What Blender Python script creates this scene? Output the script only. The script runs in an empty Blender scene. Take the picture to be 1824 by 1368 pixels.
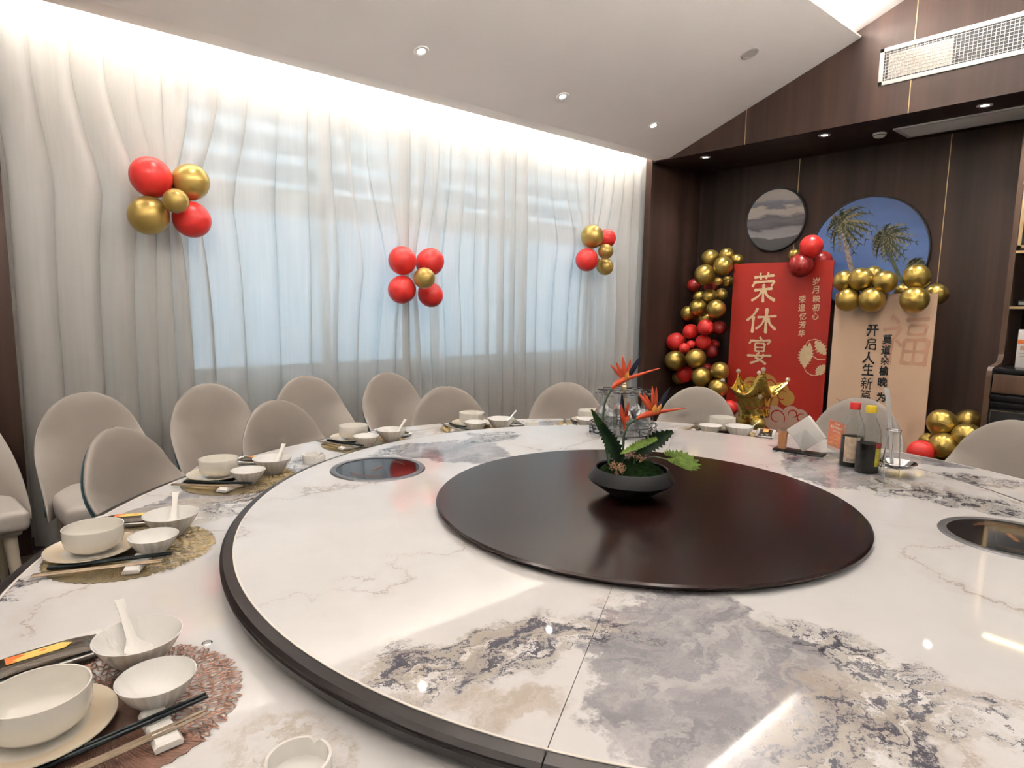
import bpy, bmesh, math, random
from mathutils import Vector, Matrix, Euler
random.seed(7)
PI = math.pi
sc = bpy.context.scene
COL = sc.collection

# ---------------------------------------------------------------- camera
cam_d = bpy.data.cameras.new('camera'); cam_d.sensor_width = 36; cam_d.lens = 22.12
cam_d.clip_start = 0.02; cam_d.clip_end = 200
cam = bpy.data.objects.new('camera', cam_d); COL.objects.link(cam)
_r = Vector((0.7574, -0.6527, 0.0161)); _d = Vector((-0.0707, -0.1065, -0.9918)); _f = Vector((0.6491, 0.7501, -0.1268))
M3 = Matrix((_r, -_d, -_f)).transposed()
cam.matrix_world = Matrix.Translation((-1.5264, -1.1257, 1.3813)) @ M3.to_4x4()
sc.camera = cam

# ---------------------------------------------------------------- world, view
w = bpy.data.worlds.new('world'); sc.world = w; w.use_nodes = True
bg = w.node_tree.nodes['Background']; bg.inputs[0].default_value = (0.62, 0.80, 0.92, 1); bg.inputs[1].default_value = 1.35
vs = sc.view_settings
vs.view_transform = 'Standard'; vs.look = 'None'; vs.gamma = 1.0; vs.use_curve_mapping = False; vs.exposure = 1.2
sc.cycles.max_bounces = 4; sc.cycles.diffuse_bounces = 3; sc.cycles.glossy_bounces = 3
sc.cycles.transparent_max_bounces = 10; sc.cycles.transmission_bounces = 3
sc.cycles.adaptive_threshold = 0.15
sc.cycles.caustics_reflective = False; sc.cycles.caustics_refractive = False
sc.cycles.sample_clamp_indirect = 6.0
WARM = (1.0, 0.96, 0.92)
SPOT_W = 12.0          # each recessed downlight
LED_CURTAIN = 48.0     # emission of the curtain pelmet strip
LED_RIDGE = 345.0       # emission of the ceiling cove strips

# ---------------------------------------------------------------- helpers
def mesh(name, V, F, smooth=True, angle=None):
    me = bpy.data.meshes.new(name); me.from_pydata([tuple(v) for v in V], [], F); me.update()
    bm = bmesh.new(); bm.from_mesh(me)
    bmesh.ops.recalc_face_normals(bm, faces=bm.faces)
    for f in bm.faces: f.smooth = smooth
    if smooth:
        a = angle if angle is not None else 0.6
        for e in bm.edges:
            if len(e.link_faces) == 2 and e.calc_face_angle(0) > a: e.smooth = False
    bm.to_mesh(me); bm.free()
    return me

class MB:
    def __init__(s): s.V = []; s.F = []
    def add(s, V, F):
        o = len(s.V); s.V += [Vector(v) for v in V]; s.F += [tuple(i + o for i in f) for f in F]; return s
    def box(s, x0, x1, y0, y1, z0, z1, M=None):
        V = [(x, y, z) for x in (x0, x1) for y in (y0, y1) for z in (z0, z1)]
        if M is not None: V = [M @ Vector(v) for v in V]
        return s.add(V, [(0,1,3,2),(4,6,7,5),(0,4,5,1),(2,3,7,6),(0,2,6,4),(1,5,7,3)])
    def bbox(s, x0, x1, y0, y1, z0, z1, b=0.005, M=None, seg=2):
        bm = bmesh.new(); bmesh.ops.create_cube(bm, size=1)
        for v in bm.verts:
            v.co = Vector(((x0+x1)/2 + v.co.x*(x1-x0), (y0+y1)/2 + v.co.y*(y1-y0), (z0+z1)/2 + v.co.z*(z1-z0)))
        bmesh.ops.bevel(bm, geom=bm.edges[:], offset=b, segments=seg, affect='EDGES', profile=0.6)
        bm.verts.index_update()
        V = [(M @ v.co) if M is not None else v.co.copy() for v in bm.verts]; F = [tuple(v.index for v in f.verts) for f in bm.faces]
        bm.free(); return s.add(V, F)
    def lathe(s, prof, n=40, c=(0,0,0), cap=True, sx=1, sy=1):
        V = []; F = []; m = len(prof)
        for i in range(n):
            a = 2*PI*i/n
            for r, z in prof: V.append((c[0]+r*math.cos(a)*sx, c[1]+r*math.sin(a)*sy, c[2]+z))
        for i in range(n):
            j = (i+1) % n
            for k in range(m-1): F.append((i*m+k, j*m+k, j*m+k+1, i*m+k+1))
        if cap:
            if prof[0][0] > 1e-6: F.append(tuple(i*m for i in range(n))[::-1])
            if prof[-1][0] > 1e-6: F.append(tuple(i*m+m-1 for i in range(n)))
        return s.add(V, F)
    def tube(s, P, R, n=8, closed=False, cap=True, flat=1.0):
        P = [Vector(p) for p in P]; L = len(P)
        R = R if isinstance(R, (list, tuple)) else [R]*L
        V = []; F = []
        T = []
        for i in range(L):
            a = P[(i-1) % L] if (closed or i > 0) else P[i]; b = P[(i+1) % L] if (closed or i < L-1) else P[i]
            T.append((b-a).normalized())
        up = Vector((0,0,1)) if abs(T[0].z) < 0.9 else Vector((1,0,0))
        u = T[0].cross(up).normalized()
        for i in range(L):
            u = (u - T[i]*u.dot(T[i])).normalized(); v = T[i].cross(u)
            for k in range(n):
                a = 2*PI*k/n; V.append(P[i] + (u*math.cos(a) + v*math.sin(a)*flat)*R[i])
        for i in range(L if closed else L-1):
            j = (i+1) % L
            for k in range(n): F.append((i*n+k, i*n+(k+1)%n, j*n+(k+1)%n, j*n+k))
        if cap and not closed: F.append(tuple(range(n))[::-1]); F.append(tuple((L-1)*n+k for k in range(n)))
        return s.add(V, F)
    def ring(s, r, z, t, n=48, m=6, c=(0,0)):
        return s.tube([(c[0]+r*math.cos(2*PI*i/n), c[1]+r*math.sin(2*PI*i/n), z) for i in range(n)], t, m, closed=True)
    def sphere(s, c, r, n=16, m=10, sx=1, sy=1, sz=1):
        prof = [(r*math.sin(PI*k/m), -r*math.cos(PI*k/m)*sz) for k in range(m+1)]
        prof[0] = (1e-5, prof[0][1]); prof[-1] = (1e-5, prof[-1][1])
        return s.lathe(prof, n, c, cap=False, sx=sx, sy=sy)
    def prism(s, pts, h0, h1, M=None):
        n = len(pts)
        V = [(x, y, h0) for x, y in pts] + [(x, y, h1) for x, y in pts]
        if M is not None: V = [M @ Vector(v) for v in V]
        F = [tuple(range(n))[::-1], tuple(range(n, 2*n))] + [(i, (i+1) % n, n+(i+1) % n, n+i) for i in range(n)]
        return s.add(V, F)
    def xf(s, M): s.V = [M @ v for v in s.V]; return s
    def mesh(s, name, smooth=True, angle=None): return mesh(name, s.V, s.F, smooth, angle)

def link(name, data, parent=None, loc=(0,0,0), rot=(0,0,0), mat=None):
    o = bpy.data.objects.new(name, data); COL.objects.link(o); o.location = loc; o.rotation_euler = rot
    if parent: o.parent = parent
    if mat is not None and data is not None:
        if not data.materials: data.materials.append(mat)
        elif data.materials[0] is not mat:
            o.material_slots[0].link = 'OBJECT'; o.material_slots[0].material = mat
    return o
def tag(o, label, cat, group=None):
    o['label'] = label; o['category'] = cat
    if group: o['group'] = group
    return o
def thing(name, label, cat, loc=(0,0,0), rot=(0,0,0), group=None):
    return tag(link(name, None, None, loc, rot), label, cat, group)
def struct(name, data, mat, parent=None, loc=(0,0,0)):
    o = link(name, data, parent, loc, mat=mat)
    if parent is None: o['kind'] = 'structure'
    return o
def pol(r, deg): a = math.radians(deg); return Vector((r*math.cos(a), r*math.sin(a), 0))

# ---------------------------------------------------------------- materials
def newmat(name):
    m = bpy.data.materials.new(name); m.use_nodes = True
    return m, m.node_tree.nodes, m.node_tree.links, m.node_tree.nodes['Principled BSDF']
def pm(name, col, rough=0.5, metal=0.0, noise=0.06, nscale=12.0, bump=0.0, bscale=60.0, coat=0.0, spec=0.5, subs=0.0, stretch=None):
    m, N, L, b = newmat(name)
    b.inputs['Roughness'].default_value = rough; b.inputs['Metallic'].default_value = metal
    b.inputs['Coat Weight'].default_value = coat; b.inputs['Specular IOR Level'].default_value = spec
    tc = N.new('ShaderNodeTexCoord'); src = tc.outputs['Object']
    if stretch:
        mp = N.new('ShaderNodeMapping'); mp.inputs['Scale'].default_value = stretch; L.new(src, mp.inputs[0]); src = mp.outputs[0]
    nz = N.new('ShaderNodeTexNoise'); nz.inputs['Scale'].default_value = nscale; nz.inputs['Detail'].default_value = 4; L.new(src, nz.inputs[0])
    rp = N.new('ShaderNodeValToRGB'); c = col
    rp.color_ramp.elements[0].color = tuple(max(0, v*(1-noise)) for v in c) + (1,); rp.color_ramp.elements[0].position = .3
    rp.color_ramp.elements[1].color = tuple(min(1, v*(1+noise)) for v in c) + (1,); rp.color_ramp.elements[1].position = .7
    L.new(nz.outputs[0], rp.inputs[0]); L.new(rp.outputs[0], b.inputs['Base Color'])
    if bump:
        n2 = N.new('ShaderNodeTexNoise'); n2.inputs['Scale'].default_value = bscale; n2.inputs['Detail'].default_value = 3; L.new(src, n2.inputs[0])
        bp = N.new('ShaderNodeBump'); bp.inputs['Strength'].default_value = bump; bp.inputs['Distance'].default_value = 0.01
        L.new(n2.outputs[0], bp.inputs['Height']); L.new(bp.outputs[0], b.inputs['Normal'])
    if subs: b.inputs['Subsurface Weight'].default_value = subs; b.inputs['Subsurface Radius'].default_value = (.01,.004,.003)
    return m
def emit(name, col, st):
    m, N, L, b = newmat(name); N.remove(b); e = N.new('ShaderNodeEmission')
    e.inputs[0].default_value = (*col, 1); e.inputs[1].default_value = st; L.new(e.outputs[0], N['Material Output'].inputs[0]); return m
def clear(name, tint=(.97,.98,.98), gloss=0.12, rough=0.02):
    m, N, L, b = newmat(name); N.remove(b)
    t = N.new('ShaderNodeBsdfTransparent'); t.inputs[0].default_value = (*tint, 1)
    g = N.new('ShaderNodeBsdfGlossy'); g.inputs['Roughness'].default_value = rough
    lw = N.new('ShaderNodeLayerWeight'); lw.inputs[0].default_value = 0.35
    mr = N.new('ShaderNodeMapRange'); mr.inputs['To Min'].default_value = gloss*.35; mr.inputs['To Max'].default_value = min(1, gloss*5)
    L.new(lw.outputs['Facing'], mr.inputs[0])
    mx = N.new('ShaderNodeMixShader'); L.new(mr.outputs[0], mx.inputs[0]); L.new(t.outputs[0], mx.inputs[1]); L.new(g.outputs[0], mx.inputs[2])
    L.new(mx.outputs[0], N['Material Output'].inputs[0]); return m
def wood(name, c0, c1, rough=0.42, scale=1.0, axis='z', coat=0.0):
    m, N, L, b = newmat(name); b.inputs['Roughness'].default_value = rough; b.inputs['Coat Weight'].default_value = coat; b.inputs['Specular IOR Level'].default_value = .3
    tc = N.new('ShaderNodeTexCoord'); mp = N.new('ShaderNodeMapping'); L.new(tc.outputs['Object'], mp.inputs[0])
    s = {'z': (7, 7, .25), 'x': (.25, 7, 7), 'y': (7, .25, 7)}[axis]; mp.inputs['Scale'].default_value = tuple(v*scale for v in s)
    n1 = N.new('ShaderNodeTexNoise'); n1.inputs['Scale'].default_value = 1.0; n1.inputs['Detail'].default_value = 7; n1.inputs['Roughness'].default_value = .62; n1.inputs['Distortion'].default_value = .35
    L.new(mp.outputs[0], n1.inputs[0])
    rp = N.new('ShaderNodeValToRGB'); e = rp.color_ramp.elements; e[0].position = .3; e[0].color = (*c0, 1); e[1].position = .72; e[1].color = (*c1, 1)
    L.new(n1.outputs[0], rp.inputs[0]); L.new(rp.outputs[0], b.inputs['Base Color'])
    bp = N.new('ShaderNodeBump'); bp.inputs['Strength'].default_value = .06; bp.inputs['Distance'].default_value = .004
    L.new(n1.outputs[0], bp.inputs['Height']); L.new(bp.outputs[0], b.inputs['Normal']); return m

def marble(name, patches, vein=0.5, seed=0.0):
    """patches: (cx, cy, rx, ry, rot_deg, kind) in table coordinates; kind g = grey slab, n = navy fractured, o = ochre grey"""
    m, N, L, b = newmat(name); b.inputs['Roughness'].default_value = 0.045; b.inputs['Specular IOR Level'].default_value = 0.55
    def new(t): return N.new(t)
    def math_(op, a, bb=None, clamp=False):
        n = new('ShaderNodeMath'); n.operation = op; n.use_clamp = clamp
        for i, v in enumerate((a, bb)):
            if v is None: continue
            if isinstance(v, (int, float)): n.inputs[i].default_value = v
            else: L.new(v, n.inputs[i])
        return n.outputs[0]
    def mixc(f, a, c):
        n = new('ShaderNodeMix'); n.data_type = 'RGBA'
        if isinstance(f, (int, float)): n.inputs[0].default_value = f
        else: L.new(f, n.inputs[0])
        for i, v in ((6, a), (7, c)):
            if isinstance(v, tuple): n.inputs[i].default_value = (*v, 1)
            else: L.new(v, n.inputs[i])
        return n.outputs[2]
    def noise(vec, sc_, det=6, rough=.6, dist=0.0):
        n = new('ShaderNodeTexNoise'); n.inputs['Scale'].default_value = sc_; n.inputs['Detail'].default_value = det
        n.inputs['Roughness'].default_value = rough; n.inputs['Distortion'].default_value = dist; L.new(vec, n.inputs[0]); return n
    def mrange(v, a, c, lo=0.0, hi=1.0):
        n = new('ShaderNodeMapRange'); n.interpolation_type = 'SMOOTHSTEP'
        L.new(v, n.inputs[0]); n.inputs[1].default_value = a; n.inputs[2].default_value = c; n.inputs[3].default_value = lo; n.inputs[4].default_value = hi; return n.outputs[0]
    tc = new('ShaderNodeTexCoord'); base = new('ShaderNodeVectorMath'); base.operation = 'ADD'; L.new(tc.outputs['Object'], base.inputs[0]); base.inputs[1].default_value = (0, 0, seed)
    P = base.outputs[0]
    wn = noise(P, 3.2, 8, .68)
    wsub = new('ShaderNodeVectorMath'); wsub.operation = 'SUBTRACT'; L.new(wn.outputs['Color'], wsub.inputs[0]); wsub.inputs[1].default_value = (.5, .5, .5)
    wsc = new('ShaderNodeVectorMath'); wsc.operation = 'SCALE'; L.new(wsub.outputs[0], wsc.inputs[0]); wsc.inputs['Scale'].default_value = .42
    wadd = new('ShaderNodeVectorMath'); wadd.operation = 'ADD'; L.new(P, wadd.inputs[0]); L.new(wsc.outputs[0], wadd.inputs[1])
    W = wadd.outputs[0]
    # white ground with faint warm clouds
    n0 = noise(P, 2.2, 4)
    col = mixc(mrange(n0.outputs[0], .35, .7), (.73, .715, .71), (.79, .785, .785))
    # hairline veins, only here and there
    nv = noise(W, 1.35, 3, .5); v1 = math_('ABSOLUTE', math_('SUBTRACT', nv.outputs[0], .5))
    gate = mrange(noise(P, 1.7, 2).outputs[0], .45, .56)
    line = math_('MULTIPLY', mrange(v1, .0, .006, 1, 0), gate)
    col = mixc(math_('MULTIPLY', line, vein), col, (.40, .34, .30))
    halo = math_('MULTIPLY', mrange(v1, .0, .05, 1, 0), gate)
    col = mixc(math_('MULTIPLY', halo, .22), col, (.58, .52, .48))
    # streaky texture inside the patches
    st = new('ShaderNodeMapping'); L.new(W, st.inputs[0]); st.inputs['Rotation'].default_value = (0, 0, math.radians(-38)); st.inputs['Scale'].default_value = (2.2, 7.5, 1)
    s1 = noise(st.outputs[0], 2.6, 9, .66, .6).outputs[0]
    s2 = noise(st.outputs[0], 7.0, 7, .7, .3).outputs[0]
    def patch(cx, cy, rx, ry, rot, soft):
        mp = new('ShaderNodeMapping'); mp.vector_type = 'TEXTURE'; L.new(W, mp.inputs[0])
        mp.inputs['Location'].default_value = (cx, cy, 0); mp.inputs['Rotation'].default_value = (0, 0, math.radians(rot)); mp.inputs['Scale'].default_value = (rx, ry, 50)
        ln = new('ShaderNodeVectorMath'); ln.operation = 'LENGTH'; L.new(mp.outputs[0], ln.inputs[0])
        return mrange(ln.outputs['Value'], 1 - soft, 1 + soft, 1, 0)
    acc = {'g': None, 'n': None, 'o': None}
    for (cx, cy, rx, ry, rot, k) in patches:
        f = patch(cx, cy, rx, ry, rot, {'g': .05, 'n': .35, 'o': .3}[k])
        acc[k] = f if acc[k] is None else math_('MAXIMUM', acc[k], f)
    if acc['g'] is not None:
        gc = mixc(mrange(s1, .34, .66), (.175, .17, .195), (.47, .455, .47))
        gc = mixc(math_('MULTIPLY', mrange(s2, .60, .74), .5), gc, (.64, .62, .61))
        col = mixc(math_('MULTIPLY', acc['g'], .92), col, gc)
    if acc['o'] is not None:
        k = math_('MULTIPLY', acc['o'], mrange(s1, .38, .55))
        col = mixc(math_('MULTIPLY', k, .75), col, mixc(mrange(s2, .4, .6), (.36, .30, .22), (.55, .49, .44)))
    if acc['n'] is not None:
        k = math_('MULTIPLY', acc['n'], mrange(s1, .40, .52))
        col = mixc(math_('MULTIPLY', k, .72), col, mixc(mrange(s2, .42, .6), (.38, .34, .285), (.27, .275, .31)))
        k2 = math_('MULTIPLY', mrange(acc['n'], .15, .6), mrange(s2, .515, .555))
        col = mixc(math_('MULTIPLY', k2, .92), col, (.035, .037, .058))
    L.new(col, b.inputs['Base Color'])
    return m

M = {}
M['wood'] = wood('walnut_panel', (.009, .0048, .0036), (.062, .033, .0235), .5, .55)
M['wood_light'] = wood('cabinet_walnut', (.07, .04, .026), (.15, .09, .06), .38)
M['tablewood'] = wood('dark_table_wood', (.0095, .0040, .0036), (.016, .0065, .0056), .20, 1.6, 'x')
M['rimwood'] = wood('dark_rim_wood', (.0085, .0058, .006), (.015, .0105, .0105), .34, 1.4, 'x')
M['brass'] = pm('brass_inlay', (.62, .47, .26), .3, 1.0, .08)
M['ceil'] = pm('ceiling_paint', (.86, .80, .75), .85, 0, .015, 3)
M['white_paint'] = pm('white_metal_paint', (.80, .78, .74), .45, 0, .02)
M['plaster'] = pm('wall_plaster', (.80, .77, .73), .85, 0, .03, 4)
M['floor'] = wood('dark_floor', (.03, .02, .016), (.06, .04, .03), .3, .7, 'x')
M['black'] = pm('black_lacquer', (.012, .012, .013), .22, 0, .1)
M['rubber'] = pm('black_plastic', (.02, .02, .022), .45, 0, .1)
M['led'] = emit('led_strip', (1.0, .95, .87), LED_CURTAIN)
M['led2'] = emit('cove_led', (1.0, .965, .92), LED_RIDGE)
M['lens'] = emit('downlight_lens', (1, .95, .88), 22.0); M['lens'].cycles.emission_sampling = 'NONE'
M['leather'] = pm('taupe_leather', (.31, .275, .245), .46, 0, .03, 9, .05, 260)
M['seatleather'] = pm('pale_seat_leather', (.50, .46, .42), .46, 0, .03, 9, .05, 260)
M['teal'] = pm('teal_leather', (.03, .085, .11), .45, 0, .06, 9, .05, 220)
M['legs'] = pm('cream_painted_wood', (.62, .55, .44), .4, 0, .04)
M['gold'] = pm('gold_balloon', (.50, .36, .095), .30, .82, .03, 5, .0)
M['goldlatex'] = pm('gold_latex', (.47, .33, .09), .33, .55, .03, 5)
M['red'] = pm('red_balloon', (.72, .035, .030), .36, 0, .03, 5, subs=.15)
M['dred'] = pm('dark_red_balloon', (.30, .018, .016), .30, 0, .03, 5)
M['foil'] = pm('gold_foil', (.86, .66, .17), .16, 1.0, .05, 10, .5, 22)
M['glitter'] = pm('silver_glitter', (.75, .70, .60), .28, 1.0, .25, 160, .8, 260)
M['china'] = pm('white_china', (.92, .90, .86), .14, 0, .01, coat=.4)
M['cream'] = pm('cream_china', (.91, .88, .81), .16, 0, .01, coat=.3)
M['chop_black'] = pm('black_lacquer_chopstick', (.005, .010, .012), .3, 0, .1, spec=.25)
M['champagne'] = pm('champagne_alloy', (.36, .28, .20), .3, .7, .2, 30)
M['copper'] = pm('copper_vinyl', (.30, .165, .12), .36, .5, .25, 40)
M['matgold'] = pm('gold_vinyl', (.32, .24, .11), .36, .5, .3, 40)
M['pouch'] = pm('brown_foil_pouch', (.05, .036, .022), .25, .2, .3, 20, .25, 40)
M['yellow'] = pm('yellow_print', (.84, .62, .16), .45, 0, .08, 30)
M['orange'] = pm('orange_print', (.80, .20, .04), .45, 0, .05, 30)
M['chrome'] = pm('chrome', (.50, .50, .50), .16, 1.0, .03)
M['steel'] = pm('bright_steel', (.80, .80, .80), .2, 1.0, .03)
M['darkwire'] = pm('dark_wire', (.06, .055, .055), .3, .9, .05)
M['glass'] = clear('clear_glass', (.91, .93, .94), .26)
M['bottleglass'] = clear('bottle_glass', (.90, .92, .915), .06)
M['acrylic'] = clear('acrylic', (.98, .985, .985), .05)
M['pane'] = clear('window_glass', (.90, .95, .96), .08)
M['paper'] = pm('white_paper', (.83, .81, .78), .8, 0, .02)
# ================================================================ room
struct('floor', MB().box(-3.6, 4.75, -3.2, 3.4, -.05, 0).mesh('floor', False), M['floor'])
# wall behind the curtains, with a window opening
WX0, WX1, WZ0, WZ1 = -.47, 3.42, .86, 2.68
wl = MB().box(-3.6, WX0, 3.3, 3.4, 0, 3.05).box(WX1, 4.75, 3.3, 3.4, 0, 3.05).box(WX0, WX1, 3.3, 3.4, 0, WZ0).box(WX0, WX1, 3.3, 3.4, WZ1, 3.05)
wall_left = struct('wall_left', wl.mesh('wall_left', False), M['plaster'])
for i, (a, b_) in enumerate(((-2.46, -1.345), (-3.6, -2.464))):
    link('wood_panel', MB().bbox(a, b_, 3.0, 3.3, 0, 2.82, .003).mesh('pier_panel'), wall_left, mat=M['wood'])
win = struct('window_1', MB().box(WX0, WX1, 3.335, 3.385, 1.97, 2.15).mesh('transom', False), M['white_paint'])
win['label'] = 'wide daylight window with a transom behind the sheer curtains'
fr = MB()
for (a, b_, c, d) in ((WX0, WX0+.05, WZ0, WZ1), (WX1-.05, WX1, WZ0, WZ1), (WX0, WX1, WZ0, WZ0+.06), (WX0, WX1, WZ1-.05, WZ1)): fr.box(a, b_, 3.33, 3.39, c, d)
link('window_frame', fr.mesh('window_frame', False), win, mat=M['white_paint'])
nb = 4
for k in range(1, nb):
    x = WX0 + (WX1-WX0)*k/nb
    link('mullion', MB().box(x-.03, x+.03, 3.335, 3.385, WZ0, WZ1).mesh('mullion', False), win, mat=M['white_paint'])
for k in range(nb):
    x0 = WX0 + (WX1-WX0)*k/nb + .03; x1 = WX0 + (WX1-WX0)*(k+1)/nb - .03
    for (z0, z1) in ((WZ0+.06, 2.00), (2.14, WZ1-.05)):
        link('pane', MB().box(x0, x1, 3.358, 3.362, z0, z1).mesh('pane', False), win, mat=M['pane'])
link('window_sill', MB().bbox(WX0-.05, WX1+.05, 3.2, 3.34, WZ0-.04, WZ0, .006).mesh('sill'), win, mat=M['white_paint'])
# neighbouring building outside the window
M['facade'] = pm('facade_paint', (.56, .60, .66), .8, 0, .05, 2)
M['slab'] = pm('facade_slab', (.68, .71, .73), .8, 0, .05, 2)
nbd = thing('neighbouring_building', 'pale building with horizontal balcony slabs outside the curtained window', 'building', (0, 9, -4))
link('wall', MB().box(-9, 16, 0, 1, 0, 12).mesh('nb_wall', False), nbd, mat=M['facade'])
for z in (7.0, 7.4, 7.8, 8.2, 8.6, 9.0):
    link('balcony_slab', MB().box(-9, 16, -.5, 0, z, z+.13).mesh('nb_slab', False), nbd, mat=M['slab'])

def panels(parent, cuts, mk):
    for a, b_ in zip(cuts[:-1], cuts[1:]): link('wood_panel', mk(a+.002, b_-.002), parent, mat=M['wood'])
# rear wall of the wooden alcove
wb = struct('wall_back', MB().box(4.665, 4.75, -3.2, 3.0, 0, 2.86).mesh('wall_back', False), M['wood'])
panels(wb, (-3.2, -1.9, -.65, .592, 1.833, 2.92), lambda a, b_: MB().box(4.65, 4.665, a, b_, 0, 2.81).mesh('back_panel', False))
for y in (-1.9, -.65, .592, 1.833): link('brass_inlay', MB().box(4.648, 4.664, y-.003, y+.003, 0, 2.81).mesh('inlay', False), wb, mat=M['brass'])
wa = struct('wall_alcove', MB().box(3.795, 4.75, 2.925, 3.0, 0, 2.86).mesh('wall_alcove', False), M['wood'])
# soffit over the alcove and the gable fascia above it
so = struct('trim_1', MB().box(3.8202, 4.75, -3.2, 2.925, 2.812, 2.90).mesh('soffit', False), M['wood'])
so['label'] = 'dark walnut soffit over the alcove'
wf = struct('wall_fascia', MB().box(3.82, 3.9, -3.2, 3.0, 2.9, 4.05).mesh('wall_fascia', False), M['wood'])
panels(wf, (-3.2, -1.93, -.64, .648, 1.935, 2.925), lambda a, b_: MB().box(3.8, 3.82, a, b_, 2.81, 4.0).mesh('fascia_panel', False))
for y in (-1.93, -.64, .648, 1.935): link('brass_inlay', MB().box(3.798, 3.819, y-.003, y+.003, 2.81, 4.0).mesh('inlay', False), wf, mat=M['brass'])
# unseen sides of the room
struct('wall_right', MB().box(-3.6, 4.75, -3.3, -3.2, 0, 3.05).mesh('wall_right', False), M['plaster'])
struct('wall_front', MB().box(-3.7, -3.6, -3.3, 3.4, 0, 4.1).mesh('wall_front', False), M['plaster'])
# ceiling: two slopes with a cove slot below the ridge slopes
ce = MB(); Mx = Matrix(((0, 0, 1, 0), (1, 0, 0, 0), (0, 1, 0, 0), (0, 0, 0, 1)))    # (y, z, x) prism -> world
for s in (1, -1):
    low = [(2.925, 2.85), (2.905, 2.822), (2.73, 2.818), (1.02, 3.44), (1.02, 3.452), (2.73, 2.86), (2.90, 2.865), (2.925, 2.90)]
    ce.prism([(s*y, z) for y, z in low], -3.6, 3.8, Mx)
    up = [(0, 3.912), (1.35, 3.372), (1.35, 3.42), (0, 3.95)]
    ce.prism([(s*y, z + .0) for y, z in up], -3.6, 3.8, Mx)
ceiling = struct('ceiling', ce.mesh('ceiling', False), M['ceil'])
link('curtain_pocket', MB().box(-3.6, 4.75, 2.9, 3.4, 3.0, 3.06).mesh('pocket', False), ceiling, mat=M['ceil'])
link('curtain_pocket', MB().box(-3.6, 4.75, -3.4, -2.9, 3.0, 3.06).mesh('pocket_b', False), ceiling, mat=M['ceil'])
link('pocket_back', MB().box(-3.6, 4.75, 2.905, 2.925, 2.86, 3.0).mesh('pocket_back', False), ceiling, mat=M['ceil'])
tag(link('led_strip', MB().box(-1.6, 3.79, 2.932, 2.944, 2.905, 2.925).mesh('led', False), mat=M['led']), 'warm LED strip hidden behind the ceiling edge above the curtains', 'light strip')
for s, nm in ((1, 'curtain side'), (-1, 'unseen far side')):  # second strip is unseen, mirrored across the ridge to add light
    tag(link('led_strip', MB().box(-3.5, 3.55, s*1.045-.008, s*1.045+.008, 3.454, 3.464).mesh('led_ridge', False), mat=M['led2']), 'warm LED strip in the cove slot on the %s of the ceiling ridge' % nm, 'light strip')

# ---------------------------------------------------------------- recessed lamps and ceiling fittings
TILT = math.atan(.364)
ring_me = MB().lathe([(.024, -.002), (.030, -.006), (.046, -.006), (.049, -.001), (.049, .004), (.024, .004)], 28, cap=False).mesh('dl_ring')
lens_me = MB().lathe([(.0001, -.001), (.024, -.001), (.024, .003)], 24, cap=False).mesh('dl_lens')
def downlight(p, tilt, label, group=None, watt=SPOT_W):
    t = thing('recessed_downlight', label, 'downlight', p, (tilt, 0, 0), group)
    link('trim_ring', ring_me, t, mat=M['white_paint']); link('lens', lens_me, t, mat=M['lens'])
    ld = bpy.data.lights.new('downlight', 'SPOT'); ld.energy = watt; ld.color = WARM; ld.spot_size = math.radians(118); ld.spot_blend = .9; ld.shadow_soft_size = .05
    lo = bpy.data.objects.new('downlight_lamp', ld); COL.objects.link(lo); lo.location = (p[0], p[1], p[2]-.02)
zs = lambda y: 2.818 + (2.73-abs(y))*.364
for x, l in ((.74, 'round downlight in the pale sloped ceiling, nearest of three above the curtain'), (1.99, 'round downlight in the pale sloped ceiling, middle of three above the curtain'), (3.11, 'round downlight in the pale sloped ceiling, nearest the wooden alcove')):
    downlight((x, 2.41, zs(2.41)), -TILT, l, 'ceiling downlights')
for x in (-.5, -1.75, -3.0): downlight((x, 2.41, zs(2.41)), -TILT, 'round downlight in the curtain side slope, out of view', 'ceiling downlights out of view')  # unseen end of the row, added to light the table
for x in (-3.0, -1.75, -.5, .74, 1.99, 3.11): downlight((x, -2.41, zs(2.41)), TILT, 'round downlight in the opposite slope, out of view', 'ceiling downlights out of view')  # unseen mirrored row, added for more light in the room
for y, l in ((2.442, 'downlight in the dark alcove soffit nearest the curtain'), (1.321, 'downlight in the middle of the dark alcove soffit'), (.226, 'downlight in the dark soffit beside the slot vent')):
    downlight((3.98, y, 2.812), 0, l, 'soffit downlights', 22)
for y in (-.9, -2.0): downlight((3.98, y, 2.812), 0, 'unseen downlight in the soffit beyond the right edge', 'soffit downlights out of view', 22)  # unseen soffit lamps, added for the lighting
tag(link('ceiling_speaker', MB().lathe([(.0001, -.003), (.05, -.003), (.052, -.006), (.062, -.004), (.062, .004)], 30, cap=False).mesh('speaker'), None, (3.048, 1.503, zs(1.503)), (-TILT, 0, 0), pm('speaker_grey', (.46, .42, .39), .7)), 'small round grey speaker flush in the sloped ceiling', 'speaker')
sm = thing('smoke_detector', 'small white smoke detector on the dark soffit', 'smoke detector', (4.244, .992, 2.812))
link('body', MB().lathe([(.0001, -.034), (.03, -.034), (.042, -.026), (.05, -.012), (.05, 0)], 28).mesh('smoke_body'), sm, mat=M['white_paint'])
link('vent_ring', MB().ring(.046, -.018, .003).mesh('smoke_ring'), sm, mat=M['rubber'])
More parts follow.
